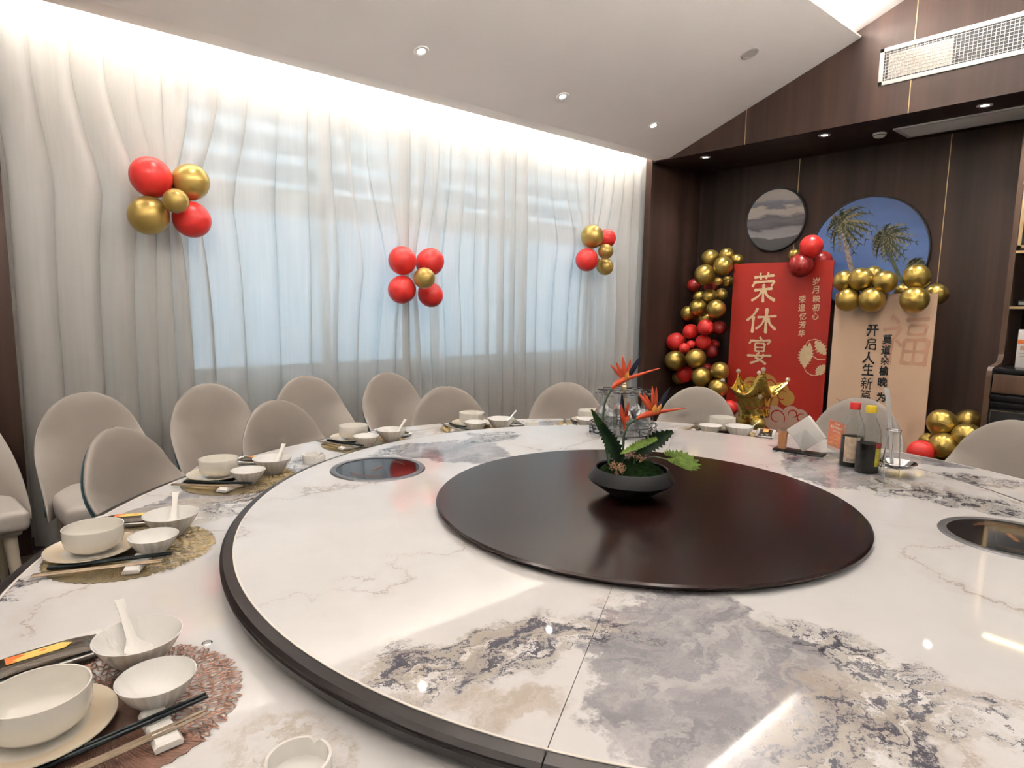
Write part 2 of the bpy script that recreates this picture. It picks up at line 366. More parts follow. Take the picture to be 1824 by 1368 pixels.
# slot vent on the soffit underside
sv = thing('slot_vent', 'long pale slot air vent on the underside of the dark soffit', 'air vent', (4.34, .36, 2.812))
f_ = MB()
for (a, b_, c, d) in ((-.17, -.14, -.51, .51), (.14, .17, -.51, .51), (-.14, .14, -.51, -.48), (-.14, .14, .48, .51)): f_.box(a, b_, c, d, -.012, .0)
link('frame', f_.mesh('sv_frame', False), sv, mat=M['white_paint'])
for k in range(9):
    x = -.125 + k*.03125
    link('slat', MB().box(-.013, .013, -.48, .48, -.002, .0005, Matrix.Translation((x, 0, -.006)) @ Matrix.Rotation(.5, 4, 'Y')).mesh('sv_slat', False), sv, mat=M['white_paint'])
# return-air grille on the fascia
gr = thing('air_grille', 'white return air grille with square wire mesh on the wooden fascia', 'air vent', (3.8, .1, 3.178))
GW, GH = .77, .133
f_ = MB()
for (a, b_, c, d) in ((-GW, GW, GH-.03, GH), (-GW, GW, -GH, -GH+.03), (-GW, -GW+.03, -GH, GH), (GW-.03, GW, -GH, GH)): f_.bbox(-.012, .0, a, b_, c, d, .002)
link('frame', f_.mesh('gr_frame'), gr, mat=M['white_paint'])
hw = MB().box(-.007, -.004, -GW+.03, GW-.03, -.0014, .0014).mesh('gr_hwire', False)
vw = MB().box(-.004, -.001, -.0014, .0014, -GH+.03, GH-.03).mesh('gr_vwire', False)
for k in range(9): link('wire', hw, gr, (0, 0, -GH+.03 + (k+.5)*(2*GH-.06)/9), mat=M['white_paint'])
for k in range(60): link('wire', vw, gr, (0, -GW+.03 + (k+.5)*(2*GW-.06)/60, 0), mat=M['white_paint'])
link('interior_shade', MB().box(-.0008, -.0002, -GW+.03, GW-.03, -GH+.03, GH-.03).mesh('gr_dark', False), gr, mat=M['rubber'])  # black sheet painted in for the shade inside the duct
link('filter', MB().box(-.0020, -.0009, .30, GW-.06, -GH+.04, GH-.05).mesh('gr_filter', False), gr, mat=pm('filter_mesh', (.52, .48, .42), .8, 0, .4, 90))

# ---------------------------------------------------------------- curtains
def curtain_mat():
    m, N, L, b = newmat('sheer_curtain'); N.remove(b)
    d = N.new('ShaderNodeBsdfDiffuse'); t = N.new('ShaderNodeBsdfTranslucent'); tr = N.new('ShaderNodeBsdfTransparent')
    tc = N.new('ShaderNodeTexCoord'); mp = N.new('ShaderNodeMapping'); mp.inputs['Scale'].default_value = (60, 60, 2.2); L.new(tc.outputs['Object'], mp.inputs[0])
    nz = N.new('ShaderNodeTexNoise'); nz.inputs['Scale'].default_value = 1; nz.inputs['Detail'].default_value = 3; L.new(mp.outputs[0], nz.inputs[0])
    rp = N.new('ShaderNodeValToRGB'); rp.color_ramp.elements[0].color = (.74, .71, .67, 1); rp.color_ramp.elements[1].color = (.84, .82, .79, 1); L.new(nz.outputs[0], rp.inputs[0])
    L.new(rp.outputs[0], d.inputs[0]); L.new(rp.outputs[0], t.inputs[0]); tr.inputs[0].default_value = (1, 1, 1, 1)
    m1 = N.new('ShaderNodeMixShader'); m1.inputs[0].default_value = .42; L.new(d.outputs[0], m1.inputs[1]); L.new(t.outputs[0], m1.inputs[2])
    m2 = N.new('ShaderNodeMixShader'); m2.inputs[0].default_value = .17; L.new(m1.outputs[0], m2.inputs[1]); L.new(tr.outputs[0], m2.inputs[2])
    L.new(m2.outputs[0], N['Material Output'].inputs[0]); return m
M['sheer'] = curtain_mat()
TIES = ((-.61, 1.92), (.985, 1.56), (2.98, 1.87))
def smooth(t): t = max(0, min(1, t)); return t*t*(3-2*t)
def curtain(name, label, s0, s1, ties, seed):
    rnd = random.Random(seed)
    n = int((s1-s0)/.0055); m = 48
    ph = []; p = rnd.random()*6; k = 0
    # irregular pleat phase
    fr = [2*PI/.15*(.75+.5*rnd.random()) for _ in range(int((s1-s0)/.3)+3)]
    am = [.6+.8*rnd.random() for _ in range(int((s1-s0)/.2)+3)]
    for i in range(n+1):
        s = (s1-s0)*i/n; q = s/.3; a = int(q); t = q-a
        p += (fr[a]*(1-t)+fr[a+1]*t)*(s1-s0)/n; ph.append(p)
    V = []; F = []
    for j in range(m+1):
        z = .02 + (2.985-.02)*j/m
        for i in range(n+1):
            s = s0 + (s1-s0)*i/n; x = s; amp = .040; yoff = 0
            q = (s-s0)/.2; a = int(q); t = q-a; amp *= am[a]*(1-t)+am[a+1]*t
            for (c, tz) in ties:
                w_ = smooth((2.75-z)/(2.75-tz))**1.6 if z > tz else .45+.55*math.exp(-(tz-z)/.35)
                g = math.exp(-((s-c)/.40)**2)
                x -= .88*(s-c)*g*w_*.95; yoff -= .05*g*w_; amp *= 1-.45*g*w_
            cph = ph[i] + .25*math.sin(z*1.3 + s*2.1)
            sn = math.sin(cph); y = 3.07 + amp*(sn + .28*math.sin(2*cph+.6)) + .010*math.sin(s*31+z*.7) + yoff
            x += amp*1.15*math.cos(cph)
            V.append((x, y, z))
    for j in range(m):
        for i in range(n): F.append((j*(n+1)+i, j*(n+1)+i+1, (j+1)*(n+1)+i+1, (j+1)*(n+1)+i))
    me = bpy.data.meshes.new(name); me.from_pydata(V, [], F); me.update(); me.polygons.foreach_set('use_smooth', [True]*len(F))
    return tag(link(name, me, mat=M['sheer']), label, 'curtain')
curtain('sheer_curtain', 'long sheer white curtain on the left half of the window wall, gathered at balloons', -1.33, .985, TIES[:2], 3)
curtain('sheer_curtain', 'sheer white curtain on the right half of the window wall beside the wooden alcove', .975, 3.98, TIES[1:], 5)
# ================================================================ table
TZ, UZ, DZ = .75, .802, .822          # table top, turntable top, wooden disc top
TR, UR, DR = 1.601, 1.149, .60
def sector(r0, r1, a0, a1, z0, z1, n=40):
    mb = MB(); A = [math.radians(a0 + (a1-a0)*i/n) for i in range(n+1)]
    pts = [(r1*math.cos(a), r1*math.sin(a)) for a in A] + ([(r0*math.cos(a), r0*math.sin(a)) for a in reversed(A)] if r0 > 0 else [(0, 0)])
    if r0 > 0:
        N_ = n+1; V = []; F = []
        for z in (z0, z1):
            V += [(r1*math.cos(a), r1*math.sin(a), z) for a in A] + [(r0*math.cos(a), r0*math.sin(a), z) for a in A]
        for i in range(n):
            F += [(i, i+1, N_+i+1, N_+i), (2*N_+i, 3*N_+i, 3*N_+i+1, 2*N_+i+1), (i, 2*N_+i, 2*N_+i+1, i+1), (N_+i, N_+i+1, 3*N_+i+1, 3*N_+i)]
        F += [(0, N_, 3*N_, 2*N_), (n, 2*N_+n, 3*N_+n, N_+n)]
        return mb.add(V, F)
    return mb.prism(pts, z0, z1)
TP = [(-.66, -.60, .34, .185, -146, 'g'), (-.60, -.69, .17, .10, 10, 'g'),
      (-.89, -.36, .24, .09, -12, 'n'), (-.79, -.40, .09, .06, -30, 'n'), (-1.01, -.50, .10, .06, -50, 'o'), (-.90, -.34, .22, .08, -10, 'o'),
      (-.45, -.82, .20, .075, -100, 'n'), (-.60, -.83, .15, .10, -60, 'o'), (-.70, -.80, .12, .07, -40, 'n'), (-.58, -.86, .10, .08, -60, 'n'),
      (-.12, .86, .26, .16, 115, 'g'), (.14, .95, .14, .09, 40, 'n'), (-.28, 1.03, .14, .06, 30, 'n'),
      (.80, -.16, .26, .15, 35, 'g'), (.96, .02, .12, .07, 50, 'n'), (.74, -.56, .22, .10, -75, 'n'), (.80, -.46, .16, .07, -60, 'o')]
OP = [(-1.02, 1.03, .34, .11, 42, 'g'), (-.66, 1.20, .24, .08, 45, 'n'), (-.93, .93, .14, .07, 45, 'n'), (-1.47, .55, .06, .03, 40, 'n'), (-1.13, .86, .2, .12, 45, 'o'),
      (.75, 1.30, .2, .09, -40, 'g'), (1.52, -.30, .22, .10, -65, 'g'), (1.3, -.55, .2, .08, -60, 'n'), (-1.24, -.30, .10, .06, -60, 'o'), (.1, 1.42, .2, .07, 0, 'o'), (1.33, .62, .2, .1, -50, 'o')]
M['marble_top'] = marble('turntable_marble', TP, .8, 0.0)
M['marble_ring'] = marble('table_marble', OP, .8, 3.7)
M['inlay'] = pm('white_inlay', (.86, .82, .76), .25, 0, .02)
tb = thing('banquet_table', 'large round banquet table with white marble ring and dark wooden edge', 'table')
SE = (148, 238, 328, 418)
g = .03
for a in SE: link('marble_panel', sector(.90, TR, a+.05, a+89.95, TZ-.02, TZ).mesh('ring_panel', True, .5), tb, mat=M['marble_ring'])
rim = MB(); n = 160
rim.lathe([(TR+.004, TZ-.004), (TR+.030, TZ-.004), (TR+.040, TZ-.012), (TR+.042, TZ-.05), (TR+.02, TZ-.07), (TR-.1, TZ-.07), (TR-.1, TZ-.021), (TR+.004, TZ-.021), (TR+.004, TZ-.004)], n, cap=False)
link('edge_rim', rim.mesh('table_rim', True, .5), tb, mat=M['rimwood'])
link('white_inlay', MB().lathe([(TR-.001, TZ-.01), (TR-.001, TZ+.0006), (TR+.005, TZ+.0006), (TR+.005, TZ-.01)], n, cap=False).mesh('table_inlay'), tb, mat=M['inlay'])
link('pedestal', MB().lathe([(.62, 0), (.62, .06), (.50, .10), (.46, .60), (.55, .66), (1.0, .68), (1.0, .73), (.0001, .73)], 64).mesh('pedestal'), tb, mat=M['rimwood'])
link('metal_cap', MB().lathe([(.0001, .0022), (.006, .0022), (.0085, .001), (.0095, 0)], 20).mesh('stud'), tb, (-1.232, .064, TZ), mat=M['chrome'])
tt = thing('marble_turntable', 'wide marble turntable with a dark rim in the centre of the table', 'turntable')
SU = (-149.3, -59.3, 30.7, 120.7)
for a in SU: link('marble_panel', sector(.20, UR, a+.035, a+89.965, UZ-.02, UZ).mesh('top_panel', True, .5), tt, mat=M['marble_top'])
for a in SU:      # rim in four lengths, butted at the seams
    A0, A1, ns = a+.05, a+89.95, 48
    prof = [(UR+.003, UZ-.02), (UR+.003, UZ-.001), (UR+.024, UZ-.0035), (UR+.031, UZ-.010), (UR+.0285, UZ-.015), (UR+.031, UZ-.019), (UR+.026, UZ-.036), (UR-.05, UZ-.037), (UR-.05, UZ-.0205)]
    V = []; F = []; m_ = len(prof)
    for i in range(ns+1):
        t = math.radians(A0+(A1-A0)*i/ns)
        V += [(r*math.cos(t), r*math.sin(t), z) for r, z in prof]
    for i in range(ns):
        for k in range(m_): F.append((i*m_+k, (i+1)*m_+k, (i+1)*m_+(k+1) % m_, i*m_+(k+1) % m_))
    F += [tuple(range(m_)), tuple(ns*m_+k for k in range(m_))[::-1]]
    link('edge_rim', MB().add(V, F).mesh('turn_rim', True, .4), tt, mat=M['rimwood'])
link('white_inlay', MB().lathe([(UR-.0005, UZ-.01), (UR-.0005, UZ+.0005), (UR+.0035, UZ+.0005), (UR+.0035, UZ-.01)], 160, cap=False).mesh('turn_inlay'), tt, mat=M['inlay'])
link('hub', MB().lathe([(.25, TZ-.02), (.25, UZ-.021), (.0001, UZ-.021)], 48).mesh('hub'), tt, mat=M['rimwood'])
dd = thing('wooden_disc', 'large dark wooden disc in the middle of the marble turntable', 'serving disc', (-.0508, -.0114, UZ))
h = DZ-UZ
link('top', MB().lathe([(.0001, 0), (DR-.03, 0), (DR-.014, .0015), (DR-.004, h*.55), (DR-.003, h*.62), (DR+.002, h*.68), (DR+.002, h-.004), (DR-.003, h), (.0001, h)], 160, cap=False).mesh('disc', True, .35), dd, mat=M['tablewood'])
# induction hobs let into the turntable
def hob(deg, label):
    c = pol(.925, deg); t = thing('induction_hob', label, 'hob', (c.x, c.y, UZ), (0, 0, math.radians(deg+90)), 'hobs in the turntable')
    link('steel_ring', MB().lathe([(.142, .0005), (.142, .004), (.147, .0052), (.160, .0045), (.163, .0003)], 72, cap=False).mesh('hob_ring'), t, mat=pm('hob_steel', (.20, .20, .215), .38, .8, .05))
    gl = link('glass_plate', MB().lathe([(.0001, .0022), (.1425, .0022), (.1425, .0005)], 72, cap=False).mesh('hob_glass'), t, mat=pm('hob_glass_black', (.010, .009, .010), .05, 0, .1))
    mk = MB()
    for r, a0, a1 in ((.098, -40, 40), (.098, 140, 220), (.112, -24, 24), (.112, 156, 204), (.104, -34, -6), (.104, 8, 36)):
        ns = 20
        for i in range(ns):
            p0, p1 = math.radians(a0+(a1-a0)*i/ns), math.radians(a0+(a1-a0)*(i+1)/ns)
            mk.add([((r-.0008)*math.cos(p0), (r-.0008)*math.sin(p0), 0), ((r+.0008)*math.cos(p0), (r+.0008)*math.sin(p0), 0), ((r+.0008)*math.cos(p1), (r+.0008)*math.sin(p1), 0), ((r-.0008)*math.cos(p1), (r-.0008)*math.sin(p1), 0)], [(0, 1, 2, 3)])
    for i in range(9):
        x = -.028+i*.007
        mk.add([(x, -.006, 0), (x+.0045, -.006, 0), (x+.0045, .004+.003*(i % 2), 0), (x, .004+.003*(i % 2), 0)], [(0, 1, 2, 3)])
    mk.xf(Matrix.Translation((0, 0, .0026)))
    link('orange_print', mk.mesh('hob_print', False), gl, mat=pm('hob_print_orange', (.30, .10, .03), .5))
hob(121, 'round black hob set into the turntable on the curtain side')
hob(-59.3, 'round black hob set into the turntable at the right edge of the photo')
# ================================================================ chairs
def back_lens(t0, t1, sh, nu=26, nv=22):
    rows = []
    for j in range(nv+1):
        z = .385 + (.900-.385-sh)*(1-(1-j/nv)**1.5)
        t = max(0, (z-.52)/(.901-sh-.52)); hw = (.232-sh)*max(0.0, 1-t**2.75)**.52
        yb = .185 + .085*(z-.4)/.5; wing = .050 + .25*(1-smooth((z-.40)/.34))
        edge = max(0.0, 1-((z-.385)/(.901-sh-.385))**7)**.5
        r0, r1 = [], []
        for i in range(nu+1):
            u = -1 + 2*i/nu; x = hw*math.sin(u*PI/2); y = yb - wing*abs(x/.232)**2.0
            th = max(0.0, 1-abs(math.sin(u*PI/2))**6)**.5*edge
            sx = x/.232
            nrm = Vector((sx*1.1*wing/.12 if wing else 0, 1, .12)).normalized()
            mid = (t0+t1)/2; r0.append(Vector((x, y, z)) + nrm*(mid+(t0-mid)*th)); r1.append(Vector((x, y, z)) + nrm*(mid+(t1-mid)*th))
        rows.append((r0, r1))
    mb = MB(); V = []; F = []; n = nu+1
    for r0, r1 in rows: V += r0 + r1
    for j in range(nv):
        for i in range(nu):
            a = j*2*n+i; b_ = (j+1)*2*n+i
            F.append((a, a+1, b_+1, b_)); F.append((a+n, b_+n, b_+n+1, a+n+1))
        for i in (0, nu):
            a = j*2*n+i; b_ = (j+1)*2*n+i; F.append((a, b_, b_+n, a+n) if i == 0 else (a, a+n, b_+n, b_))
    for i in range(nu): F.append((i, n+i, n+i+1, i+1))
    return mb.add(V, F)
cm = {'backrest': (back_lens(0, .044, 0).mesh('chair_back', True, 1.2), 'leather'),
      'back_shell': (back_lens(.034, .060, .026).mesh('chair_shell', True, 1.2), 'teal'),
      'seat': (MB().bbox(-.222, .222, -.275, .17, .380, .475, .035, seg=4).mesh('chair_seat', True, 1.0), 'seatleather'),
      'seat_frame': (MB().bbox(-.195, .195, -.245, .165, .36, .392, .012).mesh('chair_frame'), 'seatleather')}
leg_me = []
for sx in (-1, 1):
    for sy in (-1, 1):
        leg_me.append(MB().tube([(sx*.155, -.045+sy*.155, .362), (sx*.165, -.045+sy*.17, .19), (sx*.175, -.045+sy*.185, .0)], [.026, .021, .014], 12).mesh('chair_leg'))
def chair(top, face, label, group):
    """top: plan position of the top of the backrest; face: heading of the backrest side (outward), degrees"""
    a = math.radians(face-90)
    ox, oy = top[0] + .275*math.sin(a), top[1] - .275*math.cos(a)
    t = thing('dining_chair', label, 'chair', (ox, oy, 0), (0, 0, a), group)
    for k, (me, mt) in cm.items(): link(k, me, t, mat=M[mt])
    for me in leg_me: link('leg', me, t, mat=M['legs'])
    return t
def ang(p): return math.degrees(math.atan2(p[1], p[0]))
FR = [((-1.141, 1.549), 6, 'nearest taupe dining chair pulled up to the table, behind the second place setting'),
      ((-.433, 1.873), 3, 'taupe dining chair at the table behind the fourth place setting from the camera'),
      ((.537, 1.836), 0, 'taupe dining chair at the table just right of the middle balloon cluster'),
      ((1.259, 1.573), -6, 'taupe dining chair standing alone in front of the right half of the curtain'),
      ((1.776, .974), 0, 'taupe dining chair between the bird-of-paradise flowers and the gold crown balloon'),
      ((2.13, .19), 0, 'taupe dining chair in front of the beige poster, behind the sauce bottles'),
      ((1.97, -.515), 0, 'taupe dining chair cut off by the right edge of the photo')]
for p, da, l in FR: chair(p, ang(p)+da, l, 'chairs at the table')
for p, a, l in (((-1.105, 2.653), 96, 'taupe dining chair against the curtain, second from the left edge, teal shell showing'),
                ((-.515, 2.686), 94, 'taupe dining chair against the curtain where the bright window begins'),
                ((.09, 2.756), 88, 'taupe dining chair against the curtain, its back rising behind the fourth place setting'),
                ((.618, 2.652), 90, 'taupe dining chair against the curtain directly below the middle balloon cluster'),
                ((-1.665, 2.70), 97, 'taupe dining chair cut off by the left edge with only seat corner and leg showing')):
    chair(p, a, l, 'chairs along the curtain')

# ================================================================ place settings
def shell(out, inn, n=44): return MB().lathe(out + inn[::-1], n, cap=False)
bowl_me = shell([(.0001, .004), (.030, .004), (.030, 0), (.034, 0), (.036, .005), (.052, .009), (.0612, .019), (.0650, .034), (.0655, .062)],
                [(.0001, .0085), (.030, .0085), (.050, .0125), (.0585, .021), (.0622, .035), (.0632, .062)]).mesh('rice_bowl', True, 1.0)
soup_me = shell([(.0001, .004), (.026, .004), (.026, 0), (.029, 0), (.031, .006), (.046, .020), (.059, .038), (.0685, .056)],
                [(.0001, .009), (.028, .0095), (.044, .023), (.056, .039), (.0668, .0562)]).mesh('soup_bowl', True, 1.0)
small_me = shell([(.0001, .004), (.023, .004), (.023, 0), (.026, 0), (.028, .005), (.041, .017), (.050, .031), (.0565, .046)],
                 [(.0001, .0085), (.025, .009), (.038, .0195), (.0475, .032), (.0550, .0462)]).mesh('small_bowl', True, 1.0)
plate_me = shell([(.0001, .002), (.052, .002), (.054, 0), (.058, 0), (.062, .003), (.086, .009), (.101, .0145)],
                 [(.0001, .005), (.060, .0055), (.066, .0065), (.088, .0125), (.1005, .0165)], 64).mesh('plate', True, 1.0)
def plate_mat():
    m, N, L, b = newmat('plate_glaze'); b.inputs['Roughness'].default_value = .18; b.inputs['Coat Weight'].default_value = .3
    tc = N.new('ShaderNodeTexCoord'); mp = N.new('ShaderNodeMapping'); mp.inputs['Scale'].default_value = (1, 1, 0); L.new(tc.outputs['Object'], mp.inputs[0])
    ln = N.new('ShaderNodeVectorMath'); ln.operation = 'LENGTH'; L.new(mp.outputs[0], ln.inputs[0])
    rp = N.new('ShaderNodeValToRGB'); rp.color_ramp.interpolation = 'B_SPLINE'; e = rp.color_ramp.elements
    e[0].position = .060; e[0].color = (.90, .88, .83, 1); e[1].position = .068; e[1].color = (.74, .58, .38, 1)
    e2 = rp.color_ramp.elements.new(.096); e2.color = (.83, .75, .61, 1)
    L.new(ln.outputs['Value'], rp.inputs[0]); L.new(rp.outputs[0], b.inputs['Base Color']); return m
M['plate'] = plate_mat()
def ribbed():
    m, N, L, b = newmat('ribbed_china'); b.inputs['Roughness'].default_value = .2; b.inputs['Coat Weight'].default_value = .2
    tc = N.new('ShaderNodeTexCoord'); gm = N.new('ShaderNodeTexGradient'); gm.gradient_type = 'RADIAL'; L.new(tc.outputs['Object'], gm.inputs[0])
    mu = N.new('ShaderNodeMath'); mu.operation = 'MULTIPLY'; mu.inputs[1].default_value = 34; L.new(gm.outputs[1], mu.inputs[0])
    nz = N.new('ShaderNodeTexNoise'); nz.noise_dimensions = '1D'; nz.inputs['Scale'].default_value = 1; nz.inputs['Detail'].default_value = 2; L.new(mu.outputs[0], nz.inputs['W'])
    ge = N.new('ShaderNodeNewGeometry'); sp = N.new('ShaderNodeSeparateXYZ'); L.new(ge.outputs['Normal'], sp.inputs[0])
    dn = N.new('ShaderNodeMath'); dn.operation = 'LESS_THAN'; dn.inputs[1].default_value = .0; L.new(sp.outputs[2], dn.inputs[0])
    rp = N.new('ShaderNodeValToRGB'); e = rp.color_ramp.elements; e[0].position = .35; e[0].color = (.74, .67, .58, 1); e[1].position = .62; e[1].color = (.86, .83, .78, 1); L.new(nz.outputs[0], rp.inputs[0])
    mx = N.new('ShaderNodeMix'); mx.data_type = 'RGBA'; L.new(dn.outputs[0], mx.inputs[0]); mx.inputs[6].default_value = (.91, .90, .87, 1); L.new(rp.outputs[0], mx.inputs[7])
    L.new(mx.outputs[2], b.inputs['Base Color'])
    bp = N.new('ShaderNodeBump'); bp.inputs['Strength'].default_value = .25; bp.inputs['Distance'].default_value = .002; L.new(nz.outputs[0], bp.inputs['Height']); L.new(bp.outputs[0], b.inputs['Normal']); return m
M['ribbed'] = ribbed()
# spoon: lofted shallow section along a path, bowl at the origin, handle rising towards -y
def spoon_mesh():
    st = [(.030, .010, .002, .000), (.026, .010, .012, .006), (.014, .006, .019, .011), (.0, .0045, .0215, .013), (-.014, .006, .0185, .011), (-.026, .0125, .012, .0065), (-.035, .021, .0082, .0035), (-.052, .037, .0068, .0022), (-.074, .0595, .0066, .002), (-.087, .0735, .0085, .0018), (-.090, .0765, .0075, .0016)]
    V = []; F = []; n = 9
    for k, (y, z, w_, dp) in enumerate(st):
        for th in (0.0, .0022):
            for i in range(n):
                u = -1+2*i/(n-1); V.append((w_*u, y, z + dp*u*u + th))
    for k in range(len(st)-1):
        for i in range(n-1):
            a = k*2*n+i; b_ = (k+1)*2*n+i
            F += [(a, b_, b_+1, a+1), (a+n, a+n+1, b_+n+1, b_+n)]
        for i, in ((0,), (n-1,)):
            a = k*2*n+i; b_ = (k+1)*2*n+i; F.append((a, a+n, b_+n, b_))
    for k in (0, len(st)-1):
        a = k*2*n
        for i in range(n-1): F.append((a+i, a+i+1, a+n+i+1, a+n+i))
    return mesh('spoon', V, F, True, 1.2)
spoon_me = spoon_mesh()
black_stick = MB().tube([(-.12, 0, .019), (.0, 0, .0122), (.14, 0, .0048)], [.0026, .0033, .0040], 8).mesh('chopstick', True, .5)
gold_stick = MB().tube([(-.105, 0, .0185), (.0, 0, .012), (.16, 0, .0046)], [.0024, .0034, .0042], 6, flat=.8).mesh('gold_chopstick', True, .4)
# rest with two dips along y
def rest_mesh():
    V = []; F = []; n = 25; L_ = .046
    for i in range(n):
        y = -L_ + 2*L_*i/(n-1); top = .010 + .0058*abs(math.sin(PI*(y+L_)/(2*L_)*1.5 + PI/2))**1.2
        for (x, z) in ((-.018, .001), (-.019, top*.6), (-.015, top), (.015, top), (.019, top*.6), (.018, .001)): V.append((x, y, z))
    for i in range(n-1):
        for k in range(6): F.append((i*6+k, i*6+(k+1) % 6, (i+1)*6+(k+1) % 6, (i+1)*6+k))
    F += [tuple(range(6)), tuple((n-1)*6+k for k in range(6))]
    return mesh('chopstick_rest', V, F, True, .8)
rest_me = rest_mesh()
# towel dish with a fluted rim, pouch on it
def dish_mesh():
    V = []; F = []; n = 72
    rings = ((.082, .029, .0), (.090, .034, .002), (.104, .046, .015), (.102, .044, .0165), (.088, .033, .0045), (.02, .01, .004))
    for (rx, ry, z) in rings:
        for i in range(n):
            a = 2*PI*i/n; c, s = math.cos(a), math.sin(a); p = .24
            fl = .0012*math.sin(a*36) if .001 < z and rx > .085 else 0
            V.append(((rx+fl)*math.copysign(abs(c)**p, c), (ry+fl)*math.copysign(abs(s)**p, s), z))
    for k in range(len(rings)-1):
        for i in range(n): F.append((k*n+i, k*n+(i+1) % n, (k+1)*n+(i+1) % n, (k+1)*n+i))
    F += [tuple(range(n))[::-1], tuple((len(rings)-1)*n+i for i in range(n))]
    return mesh('towel_dish', V, F, True, .9)
dish_me = dish_mesh()
def pouch_mesh():
    V = []; F = []; nx, ny = 28, 12
    for s in (1, -1):
        for j in range(ny+1):
            for i in range(nx+1):
                u = -1+2*i/nx; v = -1+2*j/ny
                e = (1-min(1, abs(u)/.88)**3) if abs(u) < .88 else 0
                z = .0105*max(0, e)**.6*max(0, 1-v**4)**.5 + .0006
                V.append((.088*u, .031*v*(1-.06*e), .013 + s*z*(1 if s > 0 else .6) + (.0015*math.sin(v*9+u*5)*(abs(u) > .8))))
    n = (nx+1)*(ny+1)
    for s in (0, 1):
        for j in range(ny):
            for i in range(nx):
                a = s*n+j*(nx+1)+i; F.append((a, a+1, a+nx+2, a+nx+1))
    return mesh('towel_pouch', V, F, True, 1.2)
pouch_me = pouch_mesh()
lab = MB().prism([(-.045, -.012), (.035, -.012), (.048, 0), (.035, .012), (-.045, .012)], .0243, .0247).mesh('pouch_label', False)
sp_me = MB().prism([(-.045, .012), (-.045, -.012), (-.030, -.010), (-.036, -.003), (-.018, .004), (-.026, .012)], .0248, .0250).prism([(.0, .002), (.008, .0), (.012, .005), (.005, .007)], .0248, .0250).mesh('pouch_flame', False)
# lace placemat: leaf loops on the inner side, feathered sheet on the outer side
def lace_mesh():
    rnd = random.Random(11); mb = MB()
    for r, cnt in ((.086, 26), (.103, 32), (.120, 37), (.137, 42), (.154, 46), (.170, 50), (.180, 52)):
        for k in range(cnt):
            a = PI + (-1 + 2*(k+.5)/cnt)*1.85 + rnd.uniform(-.03, .03); c = Vector((r*math.cos(a), r*math.sin(a), 0))
            d = a + rnd.uniform(-.6, .6); ln = rnd.uniform(.009, .0135); wd = rnd.uniform(.0042, .0062); z = .0016 + rnd.uniform(0, .0010)
            ns = 11; V = []
            for q in range(ns):
                t = 2*PI*q/ns; e = math.cos(t)
                for f_, dz in ((1.0, 0), (.62, .0), (.82, .0012)):
                    px, py = ln*e*f_, wd*math.sin(t)*f_*(1-.35*e)
                    V.append((c.x+px*math.cos(d)-py*math.sin(d), c.y+px*math.sin(d)+py*math.cos(d), z+dz))
            F = []
            for q in range(ns):
                p = (q+1) % ns
                F += [(q*3, p*3, p*3+2, q*3+2), (q*3+2, p*3+2, p*3+1, q*3+1)]
            mb.add(V, F)
    return mb.mesh('mat_lace', True, 1.5)
def sheet_mesh():
    pts = []
    for k in range(49):
        a = -1.32 + 2.64*k/48; r = .186 + .002*math.sin(k*3.1); pts.append((r*math.cos(a), r*math.sin(a)))
    for k in range(25):
        a = 1.32 + (2*PI-2.64)*k/24; pts.append((.090*math.cos(a), .090*math.sin(a)))
    return MB().prism(pts, .0006, .0016).mesh('mat_sheet', False)
def feather_mesh():
    mb = MB(); rnd = random.Random(5)
    for k in range(86):
        a = -1.28 + 2.56*k/85
        P = []
        for q in range(7):
            r = .07 + .112*q/6; aa = a + .16*(q/6)**2*(1 if a > 0 else -1); P.append((r*math.cos(aa), r*math.sin(aa), .0018))
        mb.tube(P, [.0006, .0010, .0012, .0012, .0011, .0009, .0004], 4)
    return mb.mesh('mat_feather', True, 1.5)
lace_me, sheet_me, feather_me = lace_mesh(), sheet_mesh(), feather_mesh()
def mdark(name, c): return pm(name, c, .4, .4, .2, 40)
M['copper_sheet'] = mdark('copper_sheet', (.20, .12, .09)); M['gold_sheet'] = mdark('gold_sheet', (.20, .165, .10))

